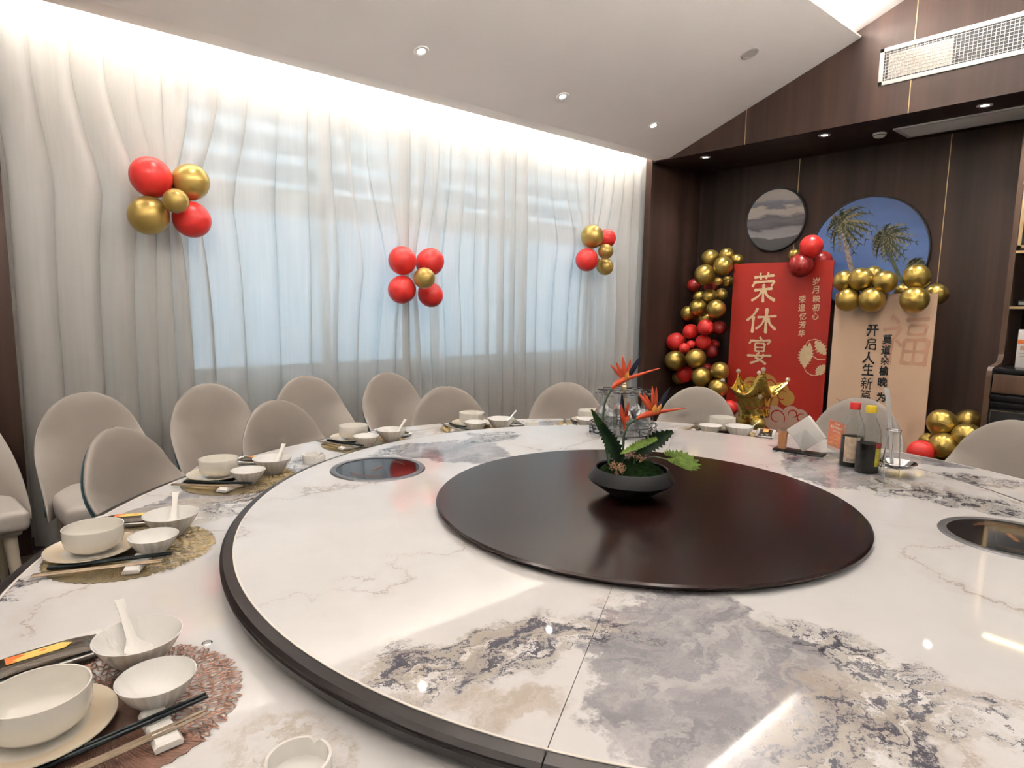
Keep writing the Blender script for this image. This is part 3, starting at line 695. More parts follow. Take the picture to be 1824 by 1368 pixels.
def setting(deg, key, which):
    a = math.radians(deg); c = pol(1.405, deg); R = Matrix.Translation((c.x, c.y, TZ)) @ Matrix.Rotation(a, 4, 'Z')
    def at(x, y, z=0): return tuple(R @ Vector((x, y, z)))
    rot = (0, 0, a); cu = key == 'A'
    mt = thing('placemat', '%s lacy round placemat under the %s' % ('copper' if cu else 'gold', which), 'placemat', at(0, 0), (0, 0, a+.75), 'placemats')
    link('leaf_lace', lace_me, mt, mat=M['copper' if cu else 'matgold'])['kind'] = 'stuff'
    link('feather_sheet', sheet_me, mt, mat=M['copper_sheet' if cu else 'gold_sheet']); link('feather_ribs', feather_me, mt, mat=M['copper' if cu else 'matgold'])['kind'] = 'stuff'
    z = .0042
    tag(link('side_plate', plate_me, None, at(.088, 0, z), rot, M['plate']), 'cream rimmed plate of the ' + which, 'plate', 'plates')
    tag(link('rice_bowl', bowl_me, None, at(.083, 0, z+.0056), rot, M['cream']), 'straight sided white rice bowl of the ' + which, 'bowl', 'rice bowls')
    tag(link('soup_bowl', soup_me, None, at(-.065, -.100, z), rot, M['ribbed']), 'wide white soup bowl with spoon of the ' + which, 'bowl', 'soup bowls')
    tag(link('sauce_bowl', small_me, None, at(-.060, .035, z), rot, M['ribbed']), 'small empty white bowl at the ' + which, 'bowl', 'small bowls')
    tag(link('soup_spoon', spoon_me, None, at(-.065, -.100, z+.0095), (0, 0, a+.10), M['china']), 'white china spoon in the soup bowl of the ' + which, 'spoon', 'china spoons')
    tag(link('chopstick_rest', rest_me, None, at(-.045, .112, z-.001), rot, M['china']), 'white china chopstick rest at the ' + which, 'chopstick rest', 'chopstick rests')
    for dy, dr, io in ((-.0042, .008, 'inner'), (.0042, -.006, 'outer')):
        tag(link('black_chopstick', black_stick, None, at(.005, .094+dy, z), (0, 0, a+dr), M['chop_black']), io + ' black chopstick of the ' + which, 'chopstick', 'black chopsticks')
    for dy, dr, io in ((-.0044, .01, 'inner'), (.0044, -.005, 'outer')):
        tag(link('champagne_chopstick', gold_stick, None, at(.0, .134+dy, z), (0, 0, a+dr), M['champagne']), io + ' champagne coloured chopstick of the ' + which, 'chopstick', 'serving chopsticks')
    dp = at(.062, -.212, .0006)
    tag(link('towel_dish', dish_me, None, dp, (0, 0, a+.03), M['china']), 'white fluted towel dish of the ' + which, 'dish', 'towel dishes')
    po = tag(link('towel_pouch', pouch_me, None, (dp[0], dp[1], dp[2]+.002), (0, 0, a+.03), M['pouch']), 'brown towel pouch with a yellow label at the ' + which, 'towel pouch', 'towel pouches')
    lb = link('yellow_label', lab, po, (0, 0, 0), (0, 0, PI), M['yellow']); link('orange_flame_print', sp_me, lb, mat=M['orange'])
SET = {'A': (182, 'nearest, copper place setting'), 'B': (153.1, 'second place setting from the camera'), 'C': (126.6, 'third place setting from the camera'),
       'D': (98.9, 'fourth place setting from the camera'), 'E': (73.9, 'fifth place setting from the camera'), 'F': (48.9, 'place setting behind the glass rack'), 'G': (22.6, 'place setting before the red poster')}
for k, (d_, wv) in SET.items(): setting(d_, k, wv)
# ashtrays
def ash_mesh():
    n = 72; V = []; F = []
    prof = [(.041, 0), (.043, .004), (.043, .030), (.0425, .033), (.0385, .033), (.038, .030), (.037, .008), (.030, .006)]
    for i in range(n):
        a = 2*PI*i/n; nt = max(0, math.cos(3*a))**18*.008
        for (r, z) in prof: V.append((r*math.cos(a), r*math.sin(a), z - (nt if z > .02 else 0)))
    m_ = len(prof)
    for i in range(n):
        j = (i+1) % n
        for k in range(m_-1): F.append((i*m_+k, j*m_+k, j*m_+k+1, i*m_+k+1))
    F += [tuple(i*m_ for i in range(n))[::-1], tuple(i*m_+m_-1 for i in range(n))]
    return mesh('ashtray', V, F, True, .8)
ash_me = ash_mesh()
for (x, y, l) in ((-1.236, -.372, 'round white ashtray at the bottom edge of the photo'), (-.532, 1.205, 'round white ashtray between the third and fourth place settings'), (.64, 1.215, 'round white ashtray between the fifth place setting and the glass rack')):
    tag(link('ashtray', ash_me, None, (x, y, TZ+.0003), (0, 0, .6), M['china']), l, 'ashtray', 'ashtrays')
# ================================================================ flower arrangement on the disc
fa = thing('flower_arrangement', 'artificial bird-of-paradise arrangement in a shallow black bowl on the wooden disc', 'flower arrangement', (-.068, .013, DZ), (0, 0, math.radians(-40.8)))
def FP(a, b, d=0.0): return Vector(((a-635)*.000341, d, (1275-b)*.000341))
M['pot'] = pm('matt_black_ceramic', (.006, .006, .0075), .5, 0, .08, spec=.18)
M['petal'] = pm('orange_petal', (.58, .07, .018), .45, 0, .25, 30)
M['petal_y'] = pm('yellow_petal_base', (.75, .32, .05), .45, 0, .2, 30)
M['bluepetal'] = pm('navy_petal', (.010, .012, .030), .45, 0, .4, 25, spec=.2)
M['stem'] = pm('dark_green_stem', (.035, .075, .035), .5, 0, .25, 40)
M['leafdark'] = pm('dark_leaf', (.005, .014, .005), .55, 0, .4, 60, spec=.12)
M['leaflight'] = pm('light_leaf', (.075, .125, .018), .55, 0, .5, 60, spec=.15)
M['leafmid'] = pm('mid_leaf', (.018, .042, .010), .55, 0, .3, 60, spec=.12)
M['moss'] = pm('moss', (.0035, .009, .002), .95, 0, .8, 70, .8, 120, spec=.03)
M['berry'] = pm('copper_berry', (.42, .22, .13), .4, .3, .3, 80)
link('bowl', MB().lathe([(.0001, 0), (.055, 0), (.060, .004), (.090, .024), (.121, .044), (.126, .050), (.123, .056), (.108, .083), (.105, .085), (.102, .082), (.112, .055), (.09, .04), (.0001, .035)], 72).mesh('planter', True, .5), fa, mat=M['pot'])
# moss mound
def mound():
    rnd = random.Random(3); V = [(0, 0, .098)]; F = []; n, m_ = 40, 10
    for j in range(1, m_+1):
        r = .101*j/m_
        for i in range(n):
            a = 2*PI*i/n; z = .072 + .026*(1-(j/m_)**2) + rnd.uniform(-.005, .006)*(j < m_) + (.016*math.exp(-((r*math.cos(a)-.03)**2+(r*math.sin(a)-.02)**2)/.0012))
            V.append((r*math.cos(a), r*math.sin(a), z if j < m_ else .066))
    for i in range(n): F.append((0, 1+i, 1+(i+1) % n))
    for j in range(m_-1):
        for i in range(n): F.append((1+j*n+i, 1+(j+1)*n+i, 1+(j+1)*n+(i+1) % n, 1+j*n+(i+1) % n))
    return mesh('moss', V, F, True, 3)
link('moss', mound(), fa, mat=M['moss'])['kind'] = 'stuff'
def spline(P, n=6):
    P = [Vector(p) for p in P]; out = []
    for i in range(len(P)-1):
        p0, p1, p2, p3 = P[max(0, i-1)], P[i], P[i+1], P[min(len(P)-1, i+2)]
        for k in range(n):
            t = k/n; out.append(.5*((2*p1)+(p2-p0)*t+(2*p0-5*p1+4*p2-p3)*t*t+(3*p1-p0-3*p2+p3)*t**3))
    return out + [P[-1]]
def petal(p0, p1, w_, bulge=.4, bend=(0, 0, 0)):
    p0, p1 = Vector(p0), Vector(p1); mid = p0.lerp(p1, .5) + Vector(bend); P = spline([p0, mid, p1], 5); n = len(P)
    R = [max(.0003, w_*math.sin(PI*min(1, (i/(n-1))**.8*.97+.03))*bulge) for i in range(n)]
    return MB().tube(P, R, 8, flat=1/bulge)
def flower(stem, spathe, sr, petals, d):
    fl = link('flower', MB().tube(spline(spathe, 6), sr, 10, flat=.8).mesh('spathe', True, 1.2), fa, mat=M['petal'])
    link('stem', MB().tube(spline(stem, 5), .0034, 8).mesh('stem'), fl, mat=M['stem'])
    for (a0, a1, w_, k) in petals: link('petal', petal(a0, a1, w_).mesh('petal', True, 1.5), fl, mat=M[k])
def taper(n, pk, mx): return [max(.0006, mx*(i/(n-1)/pk)**.8 if i/(n-1) < pk else mx*(1-(i/(n-1)-pk)/(1-pk))**.9) for i in range(n)]
d1 = .02
SPA = [(.0035+.0085*(i/8)**.7) if i < 8 else .012*max(.04, 1-(i-8)/16.5)**.85 for i in range(25)]
flower([FP(440, 1010, .01), FP(405, 800, d1), FP(384, 640, d1), FP(386, 510, d1), FP(412, 420, d1), FP(455, 345, d1)],
       [FP(450, 352, d1), FP(490, 305, d1), FP(560, 265, d1), FP(690, 220, d1), FP(855, 165, d1)], SPA,
       [(FP(545, 262, d1), FP(425, 138, d1), .0058, 'petal'), (FP(550, 260, d1+.004), FP(480, 118, d1+.01), .0060, 'petal'), (FP(560, 258, d1-.004), FP(526, 60, d1-.006), .0066, 'petal'), (FP(572, 255, d1), FP(606, 84, d1+.006), .0060, 'petal'), (FP(585, 255, d1), FP(686, 56, d1-.004), .0075, 'bluepetal'), (FP(560, 268, d1-.012), FP(575, 190, d1-.014), .006, 'petal_y')], d1)
d2 = -.015
flower([FP(552, 1000, .0), FP(548, 830, d2), FP(552, 730, d2), FP(590, 640, d2), FP(655, 588, d2)],
       [FP(650, 592, d2), FP(720, 558, d2), FP(810, 535, d2), FP(920, 515, d2), FP(1082, 489, d2)], SPA,
       [(FP(780, 530, d2), FP(660, 368, d2), .0066, 'petal'), (FP(790, 528, d2+.005), FP(702, 362, d2+.012), .0066, 'petal'), (FP(798, 525, d2-.003), FP(770, 308, d2-.004), .0068, 'petal'), (FP(808, 522, d2), FP(812, 318, d2+.006), .0066, 'petal'), (FP(820, 522, d2), FP(920, 316, d2-.004), .0080, 'bluepetal'), (FP(790, 532, d2-.012), FP(800, 455, d2-.014), .007, 'petal_y'), (FP(815, 530, d2-.012), FP(850, 450, d2-.012), .0055, 'petal_y')], d2)
d3 = .035
flower([FP(575, 1000, .01), FP(572, 850, d3), FP(576, 770, d3)],
       [FP(576, 775, d3), FP(582, 700, d3), FP(572, 640, d3), FP(590, 600, d3)], taper(19, .7, .0075),
       [(FP(560, 655, d3), FP(549, 392, d3+.01), .0075, 'bluepetal'), (FP(575, 640, d3-.006), FP(600, 468, d3-.008), .0058, 'petal'), (FP(565, 650, d3-.006), FP(538, 490, d3-.004), .006, 'petal'), (FP(580, 640, d3-.01), FP(612, 575, d3-.018), .006, 'petal'), (FP(575, 680, d3-.012), FP(560, 570, d3-.014), .005, 'petal')], d3)
def leaf(P, W, nrm, tooth=.22, name='leaf', fold=.35):
    P = spline(P, 8); n = len(P); V = []; F = []; nrm = Vector(nrm).normalized()
    for i, p in enumerate(P):
        t = i/(n-1); T = (P[min(n-1, i+1)]-P[max(0, i-1)]).normalized(); sd = T.cross(nrm).normalized()
        k = t*(len(W)-1); a = min(len(W)-2, int(k)); w_ = W[a]*(1-(k-a)) + W[a+1]*(k-a)
        w_ *= 1 + (tooth if i % 2 else -tooth)*(0 < i < n-1)
        up = nrm*fold*w_
        for off in (0, .0012):
            V += [p - sd*w_ + up + nrm*off, p - sd*w_*.5 + up*.4 + nrm*off, p + nrm*off, p + sd*w_*.5 + up*.4 + nrm*off, p + sd*w_ + up + nrm*off]
    for i in range(n-1):
        for k in range(4):
            a = i*10+k; F += [(a, a+1, a+11, a+10), (a+5, a+15, a+16, a+6)]
        F += [(i*10, i*10+10, i*10+15, i*10+5), (i*10+4, i*10+9, i*10+19, i*10+14)]
    return mesh(name, V, F, True, .7)
view = (0, -1, .25)
link('leaf', leaf([FP(540, 1000, .0), FP(470, 850, .0), FP(400, 740, .0), FP(350, 655, .0)], [.014, .023, .017, .011], view, .18), fa, mat=M['leafdark'])
link('leaf', leaf([FP(365, 690, .002), FP(320, 610, .002), FP(270, 525, .002)], [.012, .009, .002], view, .05), fa, mat=M['leafmid'])
link('leaf', leaf([FP(640, 960, .02), FP(760, 870, .03), FP(880, 800, .04), FP(1015, 733, .05)], [.005, .022, .024, .004], (.1, -1, .35), .20), fa, mat=M['leafdark'])
link('leaf', leaf([FP(515, 892, -.03), FP(620, 840, -.03), FP(720, 800, -.025), FP(830, 760, -.02)], [.002, .012, .013, .005], (.2, -.6, .8), .2), fa, mat=M['leaflight'])
link('stem', MB().tube(spline([FP(640, 1010, -.02), FP(650, 890, -.025), FP(665, 850, -.028)], 4), .0022, 6).mesh('leafstem'), fa, mat=M['stem'])
link('stem', MB().tube(spline([FP(720, 960, -.01), FP(800, 915, -.02), FP(930, 932, -.03), FP(1000, 925, -.03)], 4), .002, 6).mesh('leafstem'), fa, mat=M['stem'])
def fan():
    c = FP(985, 915, -.03); V = [c, c+Vector((0, 0, .001))]; F = []; n = 41; ring_ = []
    for i in range(n):
        a = math.radians(-160 + 330*i/(n-1)); e = 1+.10*(1 if i % 2 else -1)
        r = (.036+.030*max(0, math.cos(a)))*e
        ring_.append(c + Vector((r*math.cos(a)*1.0 + .004, r*math.sin(a)*.8, -.22*r*math.cos(a)-.05*r+.42*r*math.sin(a) + (.0025 if i % 2 else -.0025))))
    V += ring_ + [p+Vector((0, 0, .001)) for p in ring_]
    for i in range(n-1): F += [(0, 2+i, 3+i), (1, 3+n+i, 2+n+i), (2+i, 2+n+i, 3+n+i, 3+i)]
    return mesh('fan', V, F, True, .3)
link('leaf', fan(), fa, mat=M['leaflight'])
rnd = random.Random(9)
for (a, b_, d, R_, cnt) in ((470, 975, -.075, .024, 60), (615, 905, -.01, .018, 26), (700, 930, -.02, .014, 18)):
    mb = MB(); c = FP(a, b_, d)
    for k in range(cnt):
        v = Vector((rnd.gauss(0, 1), rnd.gauss(0, 1), rnd.gauss(0, 1))).normalized(); v.z *= .75
        e = c + v*R_*rnd.uniform(.75, 1.1); mb.sphere(e, .0022, 6, 5); mb.tube([c, e], .0005, 3)
    link('berry_cluster', mb.mesh('berries'), fa, mat=M['berry'])['kind'] = 'stuff'

# ================================================================ revolving glass rack
RC = (.70, .672, UZ)
rk = thing('glass_rack', 'round wire rack of upturned glasses behind the flowers', 'glass rack', RC)
for z, r in ((.014, .148), (.048, .152)): link('wire_ring', MB().ring(r, z, .0024, 60).mesh('rack_ring'), rk, mat=M['darkwire'])
wv = [(.150+.006*math.sin(24*PI*i/144*.5), 2*PI*i/144) for i in range(144)]
link('wavy_wire', MB().tube([(.15*math.cos(a), .15*math.sin(a), .031+.015*math.sin(8*a)) for _, a in wv], .0017, 6, closed=True).mesh('rack_wave'), rk, mat=M['darkwire'])
link('scalloped_ring', MB().tube([((.108+.012*math.cos(8*a))*math.cos(a), (.108+.012*math.cos(8*a))*math.sin(a), .200+.003*math.sin(8*a)) for _, a in wv], .0022, 6, closed=True).mesh('rack_top'), rk, mat=M['darkwire'])
link('scalloped_ring', MB().tube([((.088+.014*math.cos(8*a+PI))*math.cos(a), (.088+.014*math.cos(8*a+PI))*math.sin(a), .196) for _, a in wv], .0020, 6, closed=True).mesh('rack_top2'), rk, mat=M['darkwire'])
link('base_plate', MB().lathe([(.0001, .010), (.146, .010), (.146, .014), (.0001, .014)], 60, cap=False).mesh('rack_base'), rk, mat=M['acrylic'])
link('centre_post', MB().lathe([(.006, .012), (.006, .205), (.010, .208), (.012, .216), (.007, .222), (.009, .230), (.0001, .236)], 16).mesh('rack_post'), rk, mat=M['brass'])
for k in range(4):
    a = PI/4 + k*PI/2
    link('foot', MB().sphere((.146*math.cos(a), .146*math.sin(a), .006), .006, 10, 8).mesh('rack_foot'), rk, mat=M['rubber'])
    link('spoke', MB().tube([(0, 0, .198), (.10*math.cos(a), .10*math.sin(a), .198)], .0018, 6).mesh('rack_spoke'), rk, mat=M['darkwire'])
    link('upright', MB().tube([(.148*math.cos(a+.4), .148*math.sin(a+.4), .012), (.152*math.cos(a+.4), .152*math.sin(a+.4), .05)], .002, 6).mesh('rack_up'), rk, mat=M['darkwire'])
glass_me = MB().lathe([(.0300, 0), (.0345, .028), (.0355, .060), (.031, .085), (.018, .103), (.0075, .114), (.0060, .150), (.010, .164), (.028, .172), (.0285, .1755), (.0001, .1775), ], 12, cap=False).lathe([(.0285, .0), (.0325, .028), (.0335, .060), (.029, .083), (.016, .098), (.0001, .103)], 12, cap=False).mesh('goblet', True, .25)
GLP = ('rear right', 'rear', 'rear left', 'far left', 'front left', 'front', 'front right', 'far right')
for k in range(8):
    a = 2*PI*k/8 + .08
    tag(link('stem_glass', glass_me, None, (RC[0]+.102*math.cos(a), RC[1]+.102*math.sin(a), UZ+.0142), (0, 0, a), M['glass']), GLP[k] + ' upturned stem glass of the round wire rack', 'glass', 'upturned glasses in the wire rack')

# ================================================================ condiments and card on the turntable
nh = thing('napkin_caddy', 'black caddy tray with toothpick box and napkin holder on the turntable', 'napkin holder', (.985, -.004, UZ), (0, 0, math.radians(-80)))
link('tray', MB().bbox(-.095, .095, -.032, .032, 0, .008, .002).mesh('caddy_tray'), nh, mat=M['black'])
tbx = link('toothpick_box', MB().bbox(-.082, -.050, -.015, .015, .008, .088, .001).mesh('pick_box'), nh, mat=M['acrylic'])
pk = MB()
for i in range(7):
    for j in range(5): pk.box(-.080+i*.0042, -.0772+i*.0042, -.012+j*.005, -.009+j*.005, .0085, .070+.008*((i*3+j) % 3)/2)
link('toothpicks', pk.mesh('picks', False), tbx, mat=pm('orange_wood', (.66, .30, .12), .6, 0, .2, 40))['kind'] = 'stuff'
D45 = Matrix.Translation((.022, 0, .082)) @ Matrix.Rotation(PI/4+.08, 4, 'Y')
nap = link('napkins', MB().bbox(-.052, .052, -.014, .014, -.052, .052, .003, D45).mesh('napkins'), nh, mat=M['paper'])
link('napkin_fold', MB().box(-.053, .053, -.0005, .0005, -.053, .053, D45).mesh('napkin_fold', False), nap, mat=M['paper'])
ac = MB()
for y in (-.018, .016): ac.prism([(-.052, .008), (.076, .008), (.076, .05), (.022, .165) if y > 0 else (.022, .10), (-.052, .05)], y, y+.002, Matrix(((1, 0, 0, 0), (0, 0, 1, 0), (0, 1, 0, 0), (0, 0, 0, 1))))
link('acrylic_holder', ac.mesh('nap_holder', False), nh, mat=M['acrylic'])
# menu card stand
ms = thing('menu_stand', 'clear acrylic stand with an orange printed card beside the sauce bottles', 'card stand', (1.040, -.122, UZ), (0, 0, math.radians(-128)))
link('acrylic_stand', MB().bbox(-.062, .062, -.002, .002, .0, .142, .0008).bbox(-.062, .062, -.02, .05, .0, .003, .0008).mesh('stand'), ms, mat=M['acrylic'])
cd = link('card', MB().box(-.056, .056, -.0032, -.0022, .022, .138).mesh('card', False), ms, mat=pm('card_orange', (.78, .22, .10), .5, 0, .12, 30))
pr = MB(); rnd = random.Random(4)
pr.box(-.015, .022, -.0036, -.0033, .126, .131)
for i in range(7): pr.box(-.040+i*.012, -.031+i*.012, -.0036, -.0033, .110, .119)
for i in range(5): pr.box(-.022+i*.011, -.014+i*.011, -.0036, -.0033, .096, .103)
link('white_print', pr.mesh('card_print', False), cd, mat=pm('card_print_pale', (.86, .66, .56), .5))
pr = MB()
for i in range(12):
    x, z, a = rnd.uniform(-.045, .015), rnd.uniform(.045, .088), rnd.uniform(-.6, .9)
    pr.box(-.014, .014, -.0037, -.0034, -.0018, .0018, Matrix.Translation((x, 0, z)) @ Matrix.Rotation(a, 4, 'Y'))
link('yellow_print', pr.mesh('card_strokes', False), cd, mat=pm('card_print_yellow', (.85, .50, .22), .5))
link('footer_strip', MB().box(-.056, .056, -.0036, -.0033, .022, .036).mesh('card_foot', False), cd, mat=pm('card_foot', (.80, .62, .56), .5))
# sauce bottles
def bottle(p, rotz, label, prof, liq, capcol, labs, capz):
    t = thing('sauce_bottle', label, 'bottle', (*p, UZ), (0, 0, rotz), 'sauce bottles')
    link('glass', MB().lathe(prof, 36).mesh('bottle_glass', True, .6), t, mat=M['bottleglass'])
    link('sauce', MB().lathe([(.0001, .003)] + [(max(.0002, r-.0016), max(z, .003)) for r, z in prof if z <= liq] + [(.0365, liq), (.0001, liq)], 32, cap=False).mesh('bottle_sauce', True, .6), t, mat=M['sauce'])
    n = 26; rib = [(.0178, capz), (.018, capz+.022), (.0168, capz+.0245), (.0001, capz+.0245)]
    link('cap', MB().lathe(rib, n).mesh('bottle_cap', True, .5), t, mat=capcol)
    for (a0, a1, z0, z1, mt) in labs:
        V = []; F = []; ns = 12
        for i in range(ns+1):
            a = math.radians(a0+(a1-a0)*i/ns)
            for r in (.0397, .0402):
                for z in (z0, z1): V.append((r*math.cos(a), r*math.sin(a), z))
        for i in range(ns):
            k = i*4; F += [(k, k+4, k+5, k+1), (k+2, k+3, k+7, k+6), (k+1, k+5, k+7, k+3), (k, k+2, k+6, k+4)]
        link('label', mesh('bottle_label', V, F, True, .6), t, mat=mt)
M['sauce'] = pm('dark_soy', (.006, .004, .004), .3, 0, .2, spec=.15)
M['capred'] = pm('red_cap', (.62, .03, .03), .4); M['capyel'] = pm('yellow_cap', (.80, .58, .03), .4)
M['lcream'] = pm('cream_label', (.60, .47, .34), .55, 0, .25, 60); M['lyel'] = pm('yellow_label', (.70, .62, .08), .5, 0, .3, 60); M['lred'] = pm('red_label', (.35, .03, .03), .5); M['lcode'] = pm('label_dark', (.25, .22, .2), .6, 0, .6, 400)
prof = [(.0385, 0), (.0395, .004), (.0395, .138), (.037, .152), (.029, .172), (.0205, .192), (.0158, .205), (.0152, .222)]
bottle((.930, -.222), math.radians(-170), 'sauce bottle with a red cap and cream label', prof, .112, M['capred'], [(-28, 48, .020, .115, M['lcream']), (-12, 22, .0245, .034, M['lcode'])], .214)
prof2 = [(.0385, 0), (.0395, .004), (.0395, .132), (.038, .148), (.031, .170), (.021, .190), (.0165, .204), (.0155, .222)]
bottle((.884, -.293), math.radians(-160), 'sauce bottle with a yellow cap and yellow and red label', prof2, .106, M['capyel'], [(36, 100, .028, .092, M['lyel']), (36, 100, .0925, .112, M['lred'])], .216)
# ladle in its wire stand
e1 = Vector((.757, -.653, 0)); e2 = Vector((.653, .757, 0)); LB = Vector((.892, -.385, 0))
st = thing('ladle_stand', 'chrome wire stand holding the ladle beside the bottles', 'ladle stand', (LB.x, LB.y, UZ))
def lp(x, y, z): v = e1*x + e2*y; return Vector((v.x, v.y, z))
link('top_ring', MB().tube([lp(-.020+.023*math.cos(2*PI*i/24), .0+.020*math.sin(2*PI*i/24), .166) for i in range(24)], .0022, 6, closed=True).mesh('ls_ring'), st, mat=M['chrome'])
for (a, b_) in ((lp(-.043, 0, .166), lp(-.062, -.035, .002)), (lp(.003, 0, .166), lp(-.014, -.045, .002)), (lp(-.020, .02, .166), lp(-.01, .075, .002))):
    link('leg', MB().tube([a, b_], .0022, 8).mesh('ls_leg'), st, mat=M['chrome'])
link('lower_ring', MB().tube([lp(.0+.047*math.cos(2*PI*i/30), .02+.040*math.sin(2*PI*i/30), .034) for i in range(30)], .002, 6, closed=True).mesh('ls_low'), st, mat=M['chrome'])
ld_ = thing('ladle', 'steel ladle standing upright in the wire stand', 'ladle', (LB.x, LB.y, UZ))
c = lp(.010, .01, 0)
link('bowl', MB().lathe([(.0001, .026), (.02, .028), (.042, .036), (.056, .047), (.061, .050), (.060, .0515), (.055, .0495), (.041, .039), (.02, .031), (.0001, .029)], 40, (c.x, c.y, 0)).mesh('ladle_bowl', True, 1.2), ld_, mat=M['chrome'])
hp = spline([lp(-.016, .0, .046), lp(-.022, .002, .10), lp(-.034, .004, .19), lp(-.047, .006, .275), lp(-.055, .008, .312)], 5)
hn = len(hp)
hv = []; hf = []
for i, p in enumerate(hp):
    w_ = .0060+.0030*(i/(hn-1)) - (.004 if i == hn-1 else 0)
    for (sx_, sy_) in ((-1, -.5), (0, -1), (1, -.5), (1, .5), (0, 0.2), (-1, .5)): hv.append(p + e1*w_*sx_ + e2*.0018*sy_)
for i in range(hn-1):
    for k in range(6): hf.append((i*6+k, i*6+(k+1) % 6, (i+1)*6+(k+1) % 6, (i+1)*6+k))
hf += [tuple(range(6)), tuple((hn-1)*6+k for k in range(6))]
link('handle', mesh('ladle_handle', hv, hf, True, .7), ld_, mat=M['steel'])
# ================================================================ posters
_gl = {}
def glyph(ch, off=.0):
    k = (ch, off)
    if k not in _gl:
        c = bpy.data.curves.new('glyph', 'FONT'); c.body = ch; c.offset = off; c.resolution_u = 3
        o = bpy.data.objects.new('glyph', c); COL.objects.link(o); bpy.context.view_layer.update()
        me = bpy.data.meshes.new_from_object(o.evaluated_get(bpy.context.evaluated_depsgraph_get()))
        me.calc_loop_triangles(); V = [v.co.copy() for v in me.vertices]; F = [tuple(t.vertices) for t in me.loop_triangles]
        bpy.data.objects.remove(o); bpy.data.curves.remove(c); bpy.data.meshes.remove(me)
        x0, x1 = min(v.x for v in V), max(v.x for v in V); y0, y1 = min(v.y for v in V), max(v.y for v in V)
        _gl[k] = ([((v.x-(x0+x1)/2)/(x1-x0), (v.y-(y0+y1)/2)/(y1-y0)) for v in V], F)
    return _gl[k]
def text_part(ch, X, Y, Z, w_, h_, parent, mat, off=.0, slant=.10, name='character'):
    P, F = glyph(ch, off)
    mb = MB(); k = 0
    for dx, dy in ((0, 0), (off, 0), (-off, 0), (0, off), (0, -off)):      # ink weight: a few shifted layers, each a hair further out
        mb.add([(X - .00012*k, Y - (x+dx)*w_, Z + (y+dy)*h_ + slant*x*h_) for x, y in P], F); k += 1
        if off == 0: break
    return link(name, mb.mesh('print_' + name, False), parent, mat=mat)
def ST(s, wd):
    out = []
    for q in s.split(';'):
        v = [float(x)/100 for x in q.split()]; a, b_ = (v[0], v[1]), (v[-2], v[-1]); c = (v[2], v[3]) if len(v) == 6 else ((a[0]+b_[0])/2, (a[1]+b_[1])/2+.008); out.append((a, c, b_, wd))
    return out
